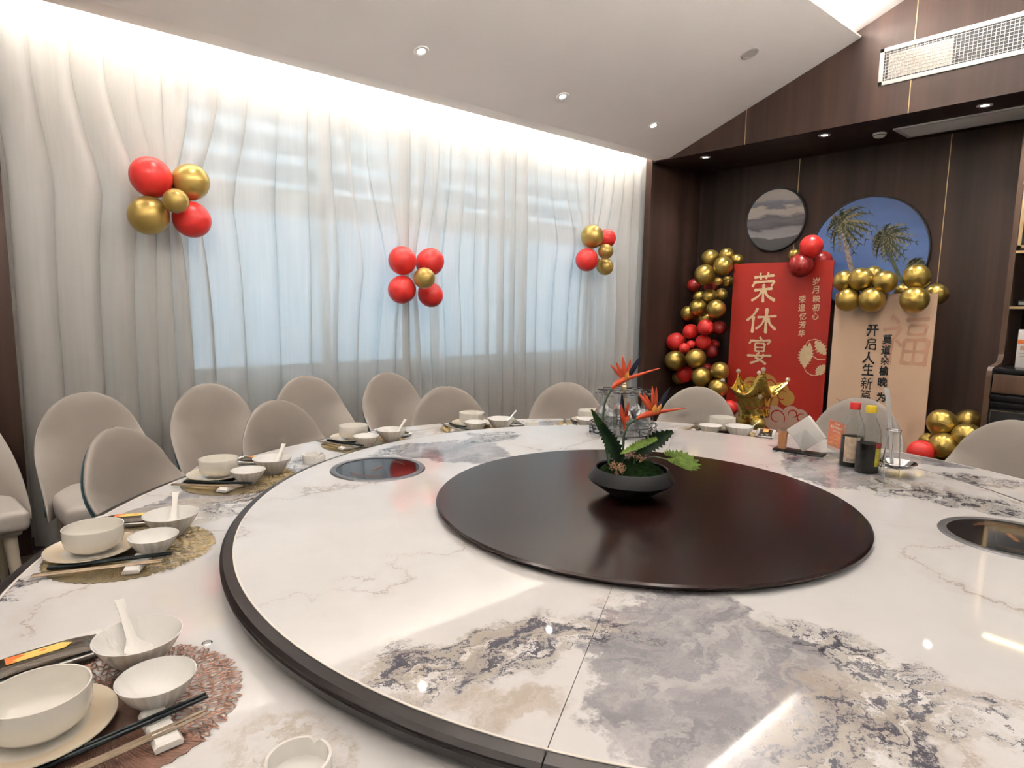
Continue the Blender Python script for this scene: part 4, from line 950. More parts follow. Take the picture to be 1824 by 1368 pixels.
BR = {'荣': [((.10, .84), (.5, .87), (.92, .90), .060), ((.36, 1.0), (.36, .88), (.40, .76), .050), ((.68, 1.0), (.64, .90), (.58, .78), .050), ((.14, .70), (.12, .62), (.05, .52), .065),
            ((.12, .67), (.55, .69), (.93, .71), .060), ((.93, .71), (.88, .62), (.80, .54), .055), ((.14, .40), (.5, .43), (.88, .46), .062), ((.52, .62), (.51, .3), (.52, -.02), .072), ((.47, .42), (.33, .20), (.04, .04), .058), ((.55, .42), (.70, .20), (1.0, .05), .075)],
      '休': [((.36, 1.0), (.24, .74), (.0, .48), .062), ((.23, .68), (.225, .35), (.22, .0), .068), ((.36, .63), (.66, .66), (1.0, .70), .058), ((.67, 1.0), (.66, .5), (.67, .0), .070), ((.62, .62), (.52, .36), (.32, .16), .055), ((.71, .62), (.80, .38), (1.0, .16), .070)],
      '福': [((.16, 1.0), (.26, .95), (.34, .86), .055), ((.0, .72), (.2, .75), (.38, .79), .045), ((.38, .79), (.28, .58), (.02, .36), .050), ((.22, .56), (.21, .3), (.20, .02), .050), ((.30, .52), (.36, .47), (.42, .40), .045), ((.48, .93), (.7, .95), (.97, .97), .048), ((.56, .82), (.55, .73), (.54, .63), .040), ((.56, .82), (.75, .83), (.92, .84), .042), ((.92, .84), (.90, .74), (.86, .63), .045), ((.55, .65), (.7, .65), (.87, .66), .038), ((.48, .52), (.47, .3), (.45, .03), .050), ((.48, .52), (.7, .54), (.98, .56), .048), ((.98, .56), (.96, .3), (.93, .02), .060), ((.49, .30), (.7, .31), (.94, .32), .042), ((.71, .53), (.70, .3), (.69, .06), .045), ((.47, .07), (.7, .07), (.93, .08), .046)],
      '新': ST('26 100 30 92;6 84 50 88;16 78 20 70;40 80 34 70;2 62 54 66;8 44 50 47;28 64 28 2;26 40 6 20;34 36 48 24;86 98 62 86;64 86 62 45 48 6;64 60 100 63;82 60 82 -2', 0.056),
      '篇': ST('20 100 6 84;16 92 42 94;28 92 32 82;62 100 50 84;60 92 90 94;72 92 76 82;50 80 54 74;22 70 82 72;82 72 80 56;24 56 80 57;22 70 20 35 4 0;32 44 32 0;32 44 86 45;86 45 86 0;32 24 86 25;50 44 50 2;68 44 68 2', 0.050),
      '桑': ST('36 98 62 99;62 99 42 78;42 94 64 78;10 72 34 73;34 73 12 50;14 68 38 52;58 72 84 73;84 73 60 50;62 68 92 52;6 38 94 41;50 50 50 0;46 36 10 8;54 36 92 8', 0.060),
      '开': ST('10 88 90 92;0 54 100 58;34 88 34 50 10 0;68 90 68 0', 0.086),
      '启': ST('50 100 54 90;22 82 86 85;86 85 82 62;22 62 82 64;22 82 20 40 2 0;38 42 40 2;38 42 90 45;90 45 86 2;40 6 86 7', 0.074),
      '人': ST('50 100 42 50 2 2;48 66 66 30 100 2', 0.098),
      '生': ST('30 96 6 56;20 76 88 80;14 44 86 48;0 5 100 8;52 100 52 6', 0.080),
      '宴': [((.48, 1.0), (.52, .95), (.57, .89), .062), ((.15, .88), (.12, .80), (.07, .72), .060), ((.14, .84), (.5, .86), (.92, .89), .055), ((.92, .89), (.88, .81), (.79, .74), .052), ((.31, .76), (.32, .6), (.33, .43), .048), ((.31, .75), (.5, .76), (.70, .76), .045),
            ((.70, .76), (.69, .6), (.67, .44), .052), ((.34, .60), (.5, .605), (.66, .61), .040), ((.34, .46), (.5, .465), (.66, .47), .042), ((.50, .43), (.36, .22), (.40, .19), .055), ((.38, .20), (.58, .12), (.80, -.02), .062), ((.70, .36), (.54, .13), (.14, -.02), .055), ((.0, .27), (.5, .29), (1.0, .32), .055)]}
def brush(ch, X, Y, Z, w_, h_, parent, mat):
    mb = MB()
    for k, (a, c, b_, wd) in enumerate(BR[ch]):
        P = [p for p in spline([(a[0], a[1], 0), (c[0], c[1], 0), (b_[0], b_[1], 0)], 7)]; n = len(P); V = []
        for i, p in enumerate(P):
            t = i/(n-1); T = (P[min(n-1, i+1)]-P[max(0, i-1)]).normalized(); q = Vector((-T.y, T.x, 0))
            ww = wd*(.75+.55*math.cos(PI*t)**2*(.6 if t > .5 else .8))*(.35 if i == 0 else 1)*(.25 if i == n-1 else 1)
            for s in (1, -1):
                e = p + q*ww*s*.78; V.append((X-.00012*k, Y-(e.x-.5)*w_, Z+(e.y-.5)*h_))
        mb.add(V, [(2*i, 2*i+1, 2*i+3, 2*i+2) for i in range(n-1)])
    return link('brush_character', mb.mesh('print_brush', False), parent, mat=mat)
def disc(X, Y, Z, r, parent, mat, name, n=28):
    return link(name, MB().add([(X, Y + r*math.cos(2*PI*i/n), Z + r*math.sin(2*PI*i/n)) for i in range(n)], [tuple(range(n))]).mesh('print_disc', False), parent, mat=mat)
def ribbon(X, P, w_, parent, mat, name='print_line'):
    V = []; F = []
    for i, (y, z) in enumerate(P):
        a = P[max(0, i-1)]; b_ = P[min(len(P)-1, i+1)]; d = Vector((b_[0]-a[0], b_[1]-a[1])).normalized(); nn = Vector((-d.y, d.x))*w_/2*(.35+.65*math.sin(PI*(i+.5)/len(P)))
        V += [(X, y+nn.x, z+nn.y), (X, y-nn.x, z-nn.y)]
    for i in range(len(P)-1): F.append((2*i, 2*i+1, 2*i+3, 2*i+2))
    return MB().add(V, F)
M['pred'] = pm('poster_red', (.40, .018, .008), .55, 0, .03, 3)
M['pbeige'] = pm('poster_beige', (.90, .63, .43), .55, 0, .04, 2)
M['pgold'] = pm('print_pale_gold', (.74, .56, .33), .5, 0, .06, 30)
M['pcloud'] = pm('print_gold_cloud', (.50, .27, .06), .5, 0, .05, 10)
M['ppink'] = pm('print_pink_cloud', (.55, .36, .27), .5, 0, .05, 10)
M['pink'] = pm('print_ink', (.012, .010, .010), .6)
M['ppeach'] = pm('print_peach', (.76, .42, .27), .55, 0, .08, 12)
PX = 4.290
rp = thing('red_poster', 'tall red poster board with three large pale gold characters', 'poster', (0, 0, 0))
link('board', MB().box(PX, PX+.012, 1.292, 2.250, 0, 1.806).mesh('red_board', False), rp, mat=M['pred'])
link('back_stay', MB().box(PX+.012, PX+.27, 1.76, 1.78, 0, .9).mesh('stay', False), rp, mat=M['rubber'])
for ch, Y, Z, w_, h_ in (('荣', 1.93, 1.575, .252, .279), ('休', 1.929, 1.256, .303, .244), ('宴', 1.928, .971, .254, .256)): brush(ch, PX-.0008, Y, Z, w_, h_, rp, M['pgold'])
for col, Y, z0, z1 in (('岁月映初心', 1.422, 1.625, 1.313), ('荣退忆芳华', 1.534, 1.463, 1.153)):
    for i, ch in enumerate(col): text_part(ch, PX-.0012, Y + (.012 if i < 2 else -.004), z0+(z1-z0)*i/4, .062, .066, rp, M['pgold'], .012)
def cloud(cx, cz, lumps, mt, swirls, lift):
    for i, (dy, dz, r) in enumerate(lumps): disc(PX-.0006-lift-.00012*i, cx-dy, cz+dz, r, rp, M[mt], 'cloud_print')
    mb = MB()
    for (dy, dz, r, a0, turn) in swirls:
        P = [(cx-(dy+r*(1-.55*t/24)*math.cos(math.radians(a0+turn*t/24))), cz+dz+r*(1-.55*t/24)*math.sin(math.radians(a0+turn*t/24))) for t in range(25)]
        q = ribbon(PX-.0016-lift, P, .014, None, None); mb.add(q.V, q.F)
    link('cloud_line_print', mb.mesh('print_swirl', False), rp, mat=M['pred'])
cloud(1.86, .60, ((-.235, -.06, .075), (-.13, .02, .085), (.02, .035, .115), (.17, -.005, .085), (.235, -.06, .075), (.0, -.10, .16)), 'pcloud', ((.05, .03, .085, -60, 300), (.19, -.05, .06, 40, 280), (-.13, 0, .06, 150, -280)), 0)
cloud(1.60, .33, ((-.13, .0, .12), (.03, .055, .085), (.115, .045, .075), (.165, -.03, .07), (-.02, -.12, .16), (.12, -.14, .12)), 'ppink', ((-.11, .01, .085, -30, 320), (.05, .06, .05, 200, -300), (.125, .035, .045, 60, 300)), .0012)
cloud(2.09, .28, ((.0, .0, .12), (-.05, .08, .07)), 'ppink', ((0, 0, .08, 20, 300),), .0012)
_lf = [0]
def leafprint(y0, z0, y1, z1, wd, teeth, name='leaf_print'):
    _lf[0] += 1; LX = PX-.0010-.00012*_lf[0]
    a = Vector((y0, z0)); b_ = Vector((y1, z1)); d = b_-a; nn = Vector((-d.y, d.x)).normalized(); L_ = []; R_ = []
    for i in range(teeth+1):
        t = i/teeth; w_ = wd*math.sin(PI*(t*.92+.04))*(1 + (.28 if i % 2 else -.22)); p = a + d*t
        L_.append(p+nn*w_); R_.append(p-nn*w_)
    V = [(LX, p.x, p.y) for p in L_] + [(LX, p.x, p.y) for p in R_]; n = teeth+1
    link(name, MB().add(V, [(i, i+1, n+i+1, n+i) for i in range(teeth)]).mesh('print_leaf', False), rp, mat=M['pgold'])
leafprint(1.40, 1.09, 1.30, .97, .042, 12); leafprint(1.30, .88, 1.37, .78, .038, 12); leafprint(1.49, 1.045, 1.48, .84, .055, 16); leafprint(1.45, 1.07, 1.44, .90, .03, 12)
link('twig_print', ribbon(PX-.0009, [(1.47, .96), (1.42, .955), (1.37, .925), (1.30, .93)], .008, None, None).add(*(lambda q: (q.V, q.F))(ribbon(PX-.0009, [(1.50, 1.03), (1.46, 1.09), (1.40, 1.105), (1.35, 1.09)], .008, None, None))).add(*(lambda q: (q.V, q.F))(ribbon(PX-.0009, [(1.49, .85), (1.46, .80), (1.41, .775), (1.36, .78)], .008, None, None))).mesh('print_twig', False), rp, mat=M['pgold'])
BX = 4.190
bp_ = thing('beige_poster', 'beige poster board with black brush characters and a faint orange character', 'poster')
link('board', MB().box(BX, BX+.012, .452, 1.213, 0, 1.512).mesh('beige_board', False), bp_, mat=M['pbeige'])
link('back_stay', MB().box(BX+.012, BX+.3, .82, .84, 0, .8).mesh('stay', False), bp_, mat=M['rubber'])
brush('福', BX-.0003, .645, 1.128, .34, .40, bp_, M['ppeach'])
for ch, Y, Z in (('开', .894, 1.21), ('启', .896, 1.096), ('人', .907, .98), ('生', .903, .877), ('新', .906, .761), ('篇', .904, .652)): brush(ch, BX-.0026, Y, Z, .094, .100, bp_, M['pink'])
for ch, Y, Z in (('莫', .777, 1.14), ('道', .78, 1.052), ('桑', .78, .966), ('榆', .78, .88), ('晚', .783, .785), ('为', .783, .66)): (brush(ch, BX-.0026, Y, Z, .072, .078, bp_, M['pink']) if ch in BR else text_part(ch, BX-.0026, Y, Z, .070, .078, bp_, M['pink'], .018))
link('orange_stroke_print', MB().add([(BX-.001, 1.155, .615), (BX-.001, 1.12, .60), (BX-.001, 1.05, .592), (BX-.001, 1.10, .565)], [(0, 1, 2, 3)]).mesh('print_stroke', False), bp_, mat=M['ppeach'])

# ================================================================ round pictures on the rear wall
def round_frame(t, R):
    link('frame', MB().lathe([(R-.014, .0), (R, .0), (R, .030), (R-.004, .034), (R-.012, .034), (R-.014, .030), (R-.014, .0)], 96, cap=False).mesh('pic_frame', True, .5), t, mat=M['rubber'])
    return (0, -PI/2, 0)
def seascape():
    m, N, L, b = newmat('coast_photo'); b.inputs['Roughness'].default_value = .35
    tc = N.new('ShaderNodeTexCoord'); mp = N.new('ShaderNodeMapping'); mp.inputs['Scale'].default_value = (1, 1, 1); L.new(tc.outputs['Object'], mp.inputs[0])
    nz = N.new('ShaderNodeTexNoise'); nz.inputs['Scale'].default_value = 6; nz.inputs['Detail'].default_value = 7; mq = N.new('ShaderNodeMapping'); mq.inputs['Scale'].default_value = (2.4, .7, 1); L.new(mp.outputs[0], mq.inputs[0]); L.new(mq.outputs[0], nz.inputs[0])
    sp = N.new('ShaderNodeSeparateXYZ'); L.new(mp.outputs[0], sp.inputs[0])
    ad = N.new('ShaderNodeMath'); ad.operation = 'MULTIPLY_ADD'; ad.inputs[1].default_value = .17; L.new(nz.outputs[0], ad.inputs[0]); L.new(sp.outputs[0], ad.inputs[2])
    mr = N.new('ShaderNodeMapRange'); mr.inputs[1].default_value = -.3+.085; mr.inputs[2].default_value = .3+.085; L.new(ad.outputs[0], mr.inputs[0])
    rp_ = N.new('ShaderNodeValToRGB'); e = rp_.color_ramp.elements
    stops = [(0.0, (.055, .05, .05)), (.20, (.07, .065, .065)), (.23, (.30, .28, .28)), (.33, (.24, .22, .225)), (.37, (.055, .05, .055)), (.47, (.14, .13, .14)), (.55, (.10, .09, .10)), (.60, (.46, .40, .36)), (.70, (.50, .43, .38)), (.73, (.16, .16, .18)), (.78, (.22, .22, .25)), (.84, (.42, .37, .34)), (1.0, (.46, .41, .37))]
    e[0].position, e[0].color = stops[0][0], (*stops[0][1], 1); e[1].position, e[1].color = 1.0, (*stops[-1][1], 1)
    for p_, c_ in stops[1:-1]: q = e.new(p_); q.color = (*c_, 1)
    L.new(mr.outputs[0], rp_.inputs[0]); L.new(rp_.outputs[0], b.inputs['Base Color']); return m
p1 = thing('round_picture', 'small round framed picture of a grey coast on the walnut wall', 'picture', (4.648, 2.03, 2.25), (0, -PI/2, 0))
round_frame(p1, .308)
link('print', MB().lathe([(.0001, .028), (.294, .028), (.294, .0)], 72, cap=False).mesh('pic_print'), p1, mat=seascape())
p2 = thing('round_picture', 'large round framed picture of palm trees against a blue sky', 'picture', (4.648, 1.155, 1.88), (0, -PI/2, 0))
round_frame(p2, .50)
link('print', MB().lathe([(.0001, .028), (.486, .028), (.486, .0)], 96, cap=False).mesh('pic_print2'), p2, mat=pm('sky_print', (.085, .15, .34), .35, 0, .12, 2))
# palms: flat print pieces; local x = up, y = left in the room
M['trunk'] = pm('trunk_print', (.25, .20, .17), .5, 0, .4, 30); M['frond'] = pm('frond_print', (.055, .065, .035), .5, 0, .5, 25); M['frond2'] = pm('frond_pale_print', (.24, .20, .10), .5, 0, .4, 25)
def Lc(Y, Z): return ((Z-1.88), (Y-1.155))
def flat_strip(P, w0, w1, lift, wmid=None):
    V = []; F = []; n = len(P)
    for i, p in enumerate(P):
        a, b_ = Vector(P[max(0, i-1)]), Vector(P[min(n-1, i+1)]); d = (b_-a).normalized(); t = i/(n-1)
        w_ = (w0+(w1-w0)*t) if wmid is None else wmid*math.sin(PI*(.06+.9*t))
        q = Vector((-d.y, d.x))*w_/2; V += [(p[0]+q.x, p[1]+q.y, lift), (p[0]-q.x, p[1]-q.y, lift)]
    for i in range(n-1): F.append((2*i, 2*i+1, 2*i+3, 2*i+2))
    return MB().add(V, F)
rnd = random.Random(21)
def palm(base, crown, lean, R, tm, tw):
    pl = link('trunk_print', flat_strip([Lc(*base), tuple((Vector(Lc(*base))*.5+Vector(Lc(*crown))*.5)+Vector((0, .012))), Lc(*crown)], tw*1.25, tw, .0288).mesh('palm_trunk', False), p2, mat=M[tm])
    c = Vector(Lc(*crown))
    for k in range(26):
        a = 2*PI*k/26 + rnd.uniform(-.15, .15); r = R*rnd.uniform(.65, 1.05); d = Vector((math.cos(a), math.sin(a))); P = []
        for i in range(7):
            t = i/6; q = c + d*r*t + Vector((-.35*r*t*t+.12*r, -lean*r*t*t)); q = q if q.length < .47 else q.normalized()*.47; P.append((q.x, q.y))
        mb = flat_strip(P, .01, .004, .0291+.0001*k, .022*R/.2)
        for i in range(1, 7):       # leaflets
            for s in (1, -1):
                e = Vector(P[i]) + Vector((-d.y, d.x))*s*.036*R/.2*rnd.uniform(.5, 1.2) + d*.02 - Vector((.012, 0)); e = e if e.length < .478 else e.normalized()*.478; q = flat_strip([P[i], (e.x, e.y)], .011, .002, .0291+.0001*k); mb.add(q.V, q.F)
        link('frond_print', mb.mesh('palm_frond', False), p2, mat=M['frond' if k % 3 else 'frond2'])
palm((1.20, 1.55), (1.385, 2.15), .4, .20, 'trunk', .040)
palm((.83, 1.58), (1.01, 2.00), .4, .17, 'frond', .026)
palm((.78, 1.60), (.765, 1.76), .3, .08, 'frond', .010)

# ================================================================ balloons
bp_prof = []
for k in range(19):
    t = k/18; th = PI*t; r = math.sin(th); z = -math.cos(th)*1.06
    if t < .35: r *= 1-.10*(1-t/.35); z -= .05*(1-t/.35)
    bp_prof.append((max(r, .012), z))
ball_me = {}
knot_base = MB().lathe([(.012, -1.09), (.05, -1.12), (.035, -1.145), (.075, -1.19), (.06, -1.20), (.001, -1.16)], 10, cap=False).V, None
def balloon(p, r, key, label, group, tail, sq=1.0):
    mt = M[{'G': 'gold', 'g': 'gold', 'R': 'red', 'r': 'red', 'D': 'dred', 'L': 'goldlatex'}[key]]
    if 'b' not in ball_me:
        ball_me['b'] = MB().lathe(bp_prof, 28, cap=True).mesh('balloon', True, 2.0)
        ball_me['k'] = MB().lathe([(.014, -1.09), (.05, -1.12), (.035, -1.145), (.075, -1.19), (.06, -1.20), (.001, -1.16)], 10, cap=False).mesh('balloon_knot', True, 1.0)
    o = link('balloon', ball_me['b'], None, p, mat=mt)
    d = Vector(tail) - Vector(p)
    o.rotation_euler = d.to_track_quat('-Z', 'Y').to_euler() if d.length > 1e-4 else (0, 0, 0)
    o.scale = (r, r, r*sq)
    tag(o, label, 'balloon', group)
    link('knot', ball_me['k'], o, mat=mt)
    return o
# clusters on the curtain
CU = [('R', -.711, 2.85, 2.032, .109, 'red balloon at the upper left of the left curtain cluster'), ('L', -.512, 2.86, 2.033, .102, 'gold balloon at the upper right of the left curtain cluster'),
      ('L', -.732, 2.85, 1.827, .106, 'gold balloon at the lower left of the left curtain cluster'), ('R', -.514, 2.86, 1.828, .103, 'red balloon at the lower right of the left curtain cluster'),
      ('L', -.624, 2.72, 1.903, .067, 'small gold balloon in the centre of the left curtain cluster'),
      ('R', .866, 2.86, 1.673, .103, 'red balloon at the upper left of the middle curtain cluster'), ('R', 1.101, 2.86, 1.677, .104, 'red balloon at the upper right of the middle curtain cluster'),
      ('R', .861, 2.86, 1.468, .103, 'red balloon at the lower left of the middle curtain cluster'), ('R', 1.112, 2.87, 1.437, .094, 'red balloon at the lower right of the middle curtain cluster'),
      ('L', .967, 2.73, 1.551, .078, 'small gold balloon in the centre of the middle curtain cluster'),
      ('L', 2.855, 2.85, 1.999, .108, 'gold balloon at the upper left of the right curtain cluster'), ('R', 3.084, 2.88, 2.001, .090, 'red balloon at the upper right of the right curtain cluster'),
      ('R', 2.792, 2.85, 1.787, .107, 'red balloon at the lower left of the right curtain cluster'), ('L', 2.941, 2.76, 1.867, .071, 'small gold balloon in the centre of the right curtain cluster'),
      ('L', 3.076, 2.88, 1.743, .082, 'gold balloon at the lower right of the right curtain cluster')]
CC = ((-.61, 2.9, 1.93), (.985, 2.9, 1.56), (2.96, 2.9, 1.88))
for i, (k, x, y, z, r, l) in enumerate(CU):
    c = CC[i//5]; tail = (c[0], c[1]+.05, c[2]) if i % 5 != (4 if i < 10 else 3) else (c[0], c[1]+.1, c[2]); balloon((x, y, z), r*.97, k, l, 'balloons on the curtain', tail)
W_ = ' of the tall balloon column'
CO = [('G', 4.4, 2.593, 1.886, .088, 'translucent gold balloon at the top left'), ('G', 4.4, 2.403, 1.909, .072, 'highest gold balloon'), ('G', 4.42, 2.295, 1.856, .06, 'gold balloon peeking over the poster corner, top right'),
      ('G', 4.22, 2.327, 1.786, .095, 'large gold balloon touching the poster corner near the top'), ('G', 4.2, 2.517, 1.702, .105, 'largest gold balloon in the upper third'), ('g', 4.2, 2.358, 1.637, .044, 'tiny gold balloon in the upper third'),
      ('G', 4.4, 2.372, 1.641, .057, 'gold balloon half hidden by the poster edge'), ('D', 4.4, 2.771, 1.602, .072, 'dark red balloon on the left of the upper third'), ('D', 4.4, 2.564, 1.594, .068, 'dark red balloon below the largest upper gold one'),
      ('G', 4.3, 2.51, 1.489, .077, 'wrinkled gold balloon just above the middle'), ('G', 4.38, 2.425, 1.51, .062, 'small gold balloon on the right just above the middle'), ('G', 4.42, 2.709, 1.483, .066, 'shaded gold balloon on the left just above the middle'),
      ('G', 4.2, 2.576, 1.374, .086, 'front left gold balloon of the middle pair'), ('G', 4.18, 2.354, 1.359, .095, 'front right gold balloon of the middle pair'), ('G', 4.28, 2.736, 1.307, .082, 'leftmost gold balloon in the middle'),
      ('G', 4.35, 2.584, 1.254, .08, 'gold balloon mostly hidden behind the highest bright red one'), ('R', 4.15, 2.442, 1.172, .083, 'highest bright red balloon'), ('R', 4.2, 2.649, 1.122, .078, 'second highest bright red balloon, to the left'),
      ('D', 4.4, 2.442, 1.165, .075, 'dark red balloon beside the poster below the middle'), ('R', 4.24, 2.52, 1.015, .079, 'bright red balloon below the highest red one'), ('R', 4.22, 2.835, 1.002, .098, 'largest red balloon, far left'),
      ('r', 4.06, 2.622, .953, .054, 'small bright red balloon in front'), ('r', 4.12, 2.585, .991, .044, 'smallest bright red balloon'), ('D', 4.38, 2.501, .916, .072, 'dark red balloon at the right of the lower third'),
      ('D', 4.45, 2.514, .99, .053, 'small dark red balloon deep at the back'), ('G', 4.12, 2.766, .81, .107, 'large gold balloon on the left of the lower third'), ('G', 4.1, 2.505, .855, .101, 'large gold balloon on the right of the lower third'),
      ('R', 4.25, 2.724, .659, .087, 'lowest fully visible red balloon'), ('D', 4.4, 2.561, .736, .054, 'dark red balloon between lower gold balloons'), ('G', 4.35, 2.863, .596, .074, 'shaded gold balloon at the lower left'),
      ('G', 4.08, 2.416, .672, .1, 'orange lit gold balloon in the lower middle'), ('G', 4.15, 2.256, .746, .092, 'gold balloon beside the poster near the bottom'), ('G', 4.1, 2.237, .576, .095, 'gold balloon above the crown side chair'),
      ('G', 4.2, 2.512, .482, .082, 'gold balloon just peeping over the chair back'), ('R', 4.1, 2.095, .395, .077, 'red balloon sliver between chair and crown')]
for (k, x, y, z, r, l) in CO: balloon((x, y, z), r, k, l + W_, 'balloon column', (4.42, 2.5, z+.02))
for (x, y, z, k) in ((4.2, 2.3, .28, 'G'), (4.15, 2.6, .22, 'G'), (4.3, 2.75, .35, 'R'), (4.2, 2.35, .09, 'R'), (4.2, 2.62, .09, 'G')): balloon((x, y, z), .09, k, 'balloon at the foot of the column, hidden behind the chair', 'hidden column balloons', (4.42, 2.5, z))
TP_ = [('R', 4.2, 1.461, 1.925, .1, 'bright red balloon standing on the top edge of the red poster'), ('D', 4.18, 1.533, 1.764, .105, 'dark red balloon hanging in front of the red poster top'), ('g', 4.27, 1.639, 1.868, .052, 'small gold balloon on the red poster top'),
       ('D', 4.42, 1.454, 1.816, .087, 'dark red balloon behind the top edge of the red poster'),
       ('G', 4.12, 1.118, 1.613, .09, 'leftmost gold balloon of the upper row on the beige poster'), ('G', 4.08, .977, 1.623, .096, 'second gold balloon of the upper row on the beige poster'), ('G', 4.1, .806, 1.601, .091, 'third gold balloon of the upper row on the beige poster'),
       ('G', 4.3, .965, 1.673, .071, 'gold balloon hidden behind the upper row on the beige poster'), ('G', 4.06, 1.057, 1.458, .096, 'left gold balloon of the lower row on the beige poster'), ('G', 4.06, .876, 1.459, .1, 'middle gold balloon of the lower row on the beige poster'),
       ('G', 4.3, .729, 1.532, .064, 'gold balloon behind the beige poster edge, between the groups'), ('G', 4.1, .581, 1.636, .097, 'upper gold balloon of the right pair on the beige poster'), ('G', 4.05, .566, 1.46, .102, 'lower gold balloon of the right pair on the beige poster'),
       ('G', 4.33, .502, 1.509, .085, 'gold balloon behind the right corner of the beige poster')]
for (k, x, y, z, r, l) in TP_:
    c = (4.28, 1.52, 1.84) if y > 1.3 else ((4.2, .96, 1.55) if y > .75 else (4.2, .57, 1.55)); balloon((x, y, z), r, k, l, 'balloons on the posters', c)
FL = [('G', 4.0, .287, .536, .102, 'upper left gold balloon of the heap beside the cabinet'), ('G', 4.2, .173, .549, .086, 'upper right gold balloon of the heap beside the cabinet'), ('G', 3.95, .114, .473, .096, 'middle right gold balloon of the heap beside the cabinet'),
      ('G', 3.9, .239, .388, .094, 'front gold balloon in the middle of the heap beside the cabinet'), ('G', 4.1, .395, .37, .061, 'small gold balloon on the left of the heap beside the cabinet'), ('G', 3.9, .11, .326, .088, 'lowest visible gold balloon of the heap beside the cabinet'),
      ('R', 3.8, .353, .331, .088, 'only red balloon of the heap beside the cabinet')]
for (k, x, y, z, r, l) in FL: balloon((x, y, z), r, k, l, 'balloon heap by the cabinet', (4.06, .25, .42))
for (x, y, z, k) in ((3.95, .28, .21, 'G'), (4.05, .15, .15, 'G'), (3.9, .35, .10, 'R'), (4.1, .36, .18, 'G'), (3.88, .13, .12, 'G')): balloon((x, y, z), .092, k, 'balloon low in the heap by the cabinet, hidden behind the table', 'hidden heap balloons', (4.02, .25, .2))
# crown on its balloon foot
balloon((3.5, 1.618, .402), .055, 'G', 'left small gold balloon under the foil crown', 'crown foot balloons', (3.53, 1.54, .40)); balloon((3.45, 1.458, .411), .060, 'G', 'right small gold balloon under the foil crown', 'crown foot balloons', (3.53, 1.54, .40))
for (x, y, z) in ((3.55, 1.53, .31), (3.47, 1.56, .20), (3.53, 1.50, .10)): balloon((x, y, z), .095, 'G', 'gold balloon in the column under the foil crown, hidden behind the table', 'hidden crown balloons', (3.52, 1.53, z))
cr = thing('crown_balloon', 'shiny gold foil crown balloon in front of the red poster', 'balloon', (3.52, 1.535, .455), (0, 0, math.radians(-30)))
def crown():
    n, m_ = 120, 16; V = []; F = []; tips = []
    pk = [(-95, .235, .035), (178, .12, .13), (8, .12, .15), (62, .17, .03), (122, .19, .02)]     # heading, rise, flare
    for j in range(m_+1):
        v = j/m_
        for i in range(n):
            a = 2*PI*i/n; H = 0; fl = 0
            for (h_, rs, ff) in pk:
                d = (a-math.radians(h_)+PI) % (2*PI)-PI; w_ = math.exp(-(abs(d)/.36)**1.25); H += rs*w_; fl += ff*w_
            low = min(1, v/.42); up_ = max(0, (v-.42)/.58)
            z = .165*low + (H+.015)*up_
            r = .135 - .012*math.sin(PI*low) + .028*math.sin(PI*up_*.75)*(up_ > 0) + .022*low + fl*up_**1.7 + .004*math.sin(14*a+z*60)*(1-up_)
            V.append((r*math.cos(a), r*math.sin(a)*.62, z))
    for j in range(m_):
        for i in range(n): F.append((j*n+i, j*n+(i+1) % n, (j+1)*n+(i+1) % n, (j+1)*n+i))
    F.append(tuple(range(n))[::-1])
    ctop = len(V); V.append((0, 0, .20)); base = 9*n
    for i in range(n): F.append((base+i, base+(i+1) % n, ctop))
    for (h_, rs, ff) in pk:
        a = math.radians(h_); i = round((a % (2*PI))/(2*PI)*n) % n; tips.append(V[m_*n+i])
    return mesh('crown', V, F, True, 1.6), tips
cme, tips = crown()
body = link('foil_body', cme, cr, mat=M['foil'])
for p in tips: link('glitter_ball', MB().sphere((p[0], p[1], p[2]+.008), .019, 14, 10).mesh('tip_ball', True, 2), cr, mat=M['glitter'])
band = MB()
for k in range(7):
    a = math.radians(-140+k*16); r = .142
    band.sphere((r*math.cos(a), r*.62*math.sin(a), .085+.004*(k % 2)), .011, 8, 6, sx=1, sy=.5)
link('red_band_print', band.mesh('crown_marks'), cr, mat=M['dred'])
for (h_, z) in ((-120, .21), (-95, .19), (-62, .20)):
    a = math.radians(h_); link('glitter_patch', MB().sphere((.158*math.cos(a), .158*.62*math.sin(a), z), .028, 12, 8, sx=.8, sy=.4).mesh('crown_patch', True, 2), cr, mat=M['glitter'])

# ================================================================ cabinet on the right
cb = thing('display_cabinet', 'dark display cabinet with brass edged shelves beside the beige poster', 'cabinet')
Ms = Matrix(((1, 0, 0, 0), (0, 0, 1, 0), (0, 1, 0, 0), (0, 0, 0, 1)))
sidep = [(4.648, 0), (3.92, 0), (3.92, .92), (3.928, .965), (3.955, .99), (4.15, 1.01), (4.185, 1.03), (4.20, 1.07), (4.20, 2.78), (4.648, 2.78)]
for y in (0, -.98): link('side_panel', MB().prism(sidep, y, y+.034, Ms).mesh('cab_side', False), cb, mat=M['wood_light'])
link('back_panel', MB().box(4.635, 4.648, -.95, 0, 0, 2.78).mesh('cab_back', False), cb, mat=M['black'])
link('counter', MB().bbox(3.91, 4.635, -.95, 0, .955, .985, .004).mesh('cab_counter'), cb, mat=M['black'])
for z in (1.42, 1.815, 2.3):
    s_ = link('shelf', MB().box(4.21, 4.635, -.95, 0, z-.022, z).mesh('cab_shelf', False), cb, mat=M['black']); link('brass_edge', MB().box(4.200, 4.210, -.95, 0, z-.018, z).mesh('cab_edge', False), s_, mat=M['brass'])
link('cornice', MB().box(4.18, 4.648, -.95, 0, 2.74, 2.80).mesh('cab_top', False), cb, mat=M['wood_light'])
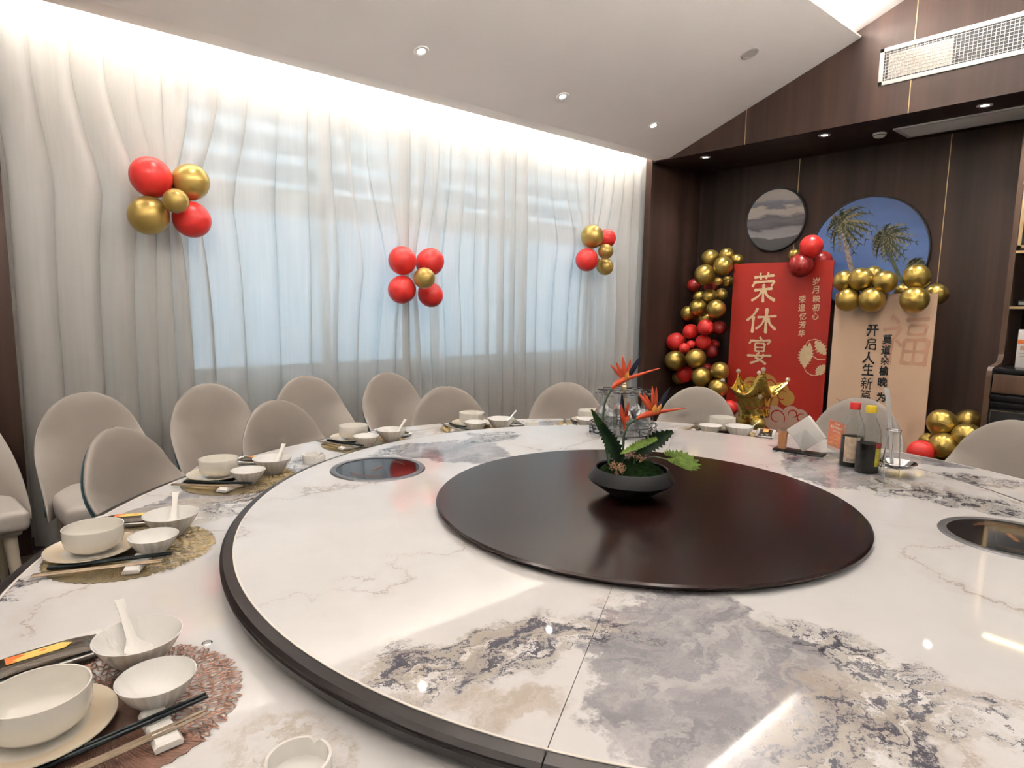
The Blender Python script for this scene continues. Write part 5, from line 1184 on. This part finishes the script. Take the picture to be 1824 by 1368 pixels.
drw = link('drawer', MB().bbox(3.905, 3.93, -.93, -.01, .815, .945, .004).mesh('cab_drawer'), cb, mat=M['wood_light'])
link('carcass', MB().box(3.935, 4.63, -.95, 0, .02, .95).mesh('cab_carcass', False), cb, mat=M['black'])
link('moulding', MB().bbox(3.900, 3.935, -.94, -.002, .765, .800, .006).mesh('cab_mould'), cb, mat=M['black']); link('moulding', MB().bbox(3.908, 3.935, -.94, -.002, .715, .750, .006).mesh('cab_mould2'), cb, mat=M['black'])
dr = link('door', MB().bbox(3.912, 3.934, -.47, -.004, .05, .70, .003).mesh('cab_door'), cb, mat=M['black'])
def outline(y0, y1, z0, z1, x, w_): return MB().box(x, x+.003, y0, y1, z1-w_, z1).box(x, x+.003, y0, y1, z0, z0+w_).box(x, x+.003, y0, y0+w_, z0, z1).box(x, x+.003, y1-w_, y1, z0, z1)
link('brass_line', outline(-.46, -.015, .06, .69, 3.909, .004).mesh('cab_line', False), dr, mat=M['brass']); link('brass_line', outline(-.38, -.09, .14, .60, 3.909, .004).mesh('cab_line2', False), dr, mat=M['brass'])
gd = link('glass_door', outline(-.47, -.004, 1.83, 2.72, 4.198, .022).mesh('cab_gframe', False), cb, mat=M['brass'])
link('pane', MB().box(4.199, 4.201, -.45, -.026, 1.85, 2.70).mesh('cab_pane', False), gd, mat=M['pane'])
led = link('cabinet_light', MB().box(4.30, 4.32, -.9, -.05, 2.725, 2.735).mesh('cab_led', False), cb, mat=emit('cabinet_led', (1, .72, .36), 12))
tr = thing('trophy', 'small silver trophy on a dark plinth on the cabinet shelf', 'trophy', (4.33, -.085, 1.42))
link('plinth', MB().bbox(-.05, .05, -.07, .07, 0, .045, .004).mesh('tr_plinth'), tr, mat=M['black'])
link('plaque', MB().box(-.0515, -.05, -.05, .05, .012, .034).mesh('tr_plaque', False), tr, mat=M['chrome'])
link('figure', MB().lathe([(.018, .045), (.008, .06), (.006, .10), (.02, .12), (.03, .16), (.022, .19), (.0001, .205)], 20).mesh('tr_cup'), tr, mat=M['chrome'])
gb = thing('gift_box', 'white carton with orange print on the cabinet counter', 'box', (4.22, -.13, .985))
link('carton', MB().bbox(-.05, .05, -.055, .055, 0, .27, .002).mesh('carton'), gb, mat=M['paper'])
link('orange_band', MB().box(-.0508, -.0501, -.054, .054, .17, .20).mesh('carton_band', False), gb, mat=M['orange'])
link('grey_print', MB().box(-.0508, -.0501, -.04, .04, .10, .105).box(-.0508, -.0501, -.03, .03, .08, .085).box(-.0508, -.0501, -.035, .035, .125, .155).mesh('carton_print', False), gb, mat=pm('print_grey_orange', (.62, .38, .28), .6))
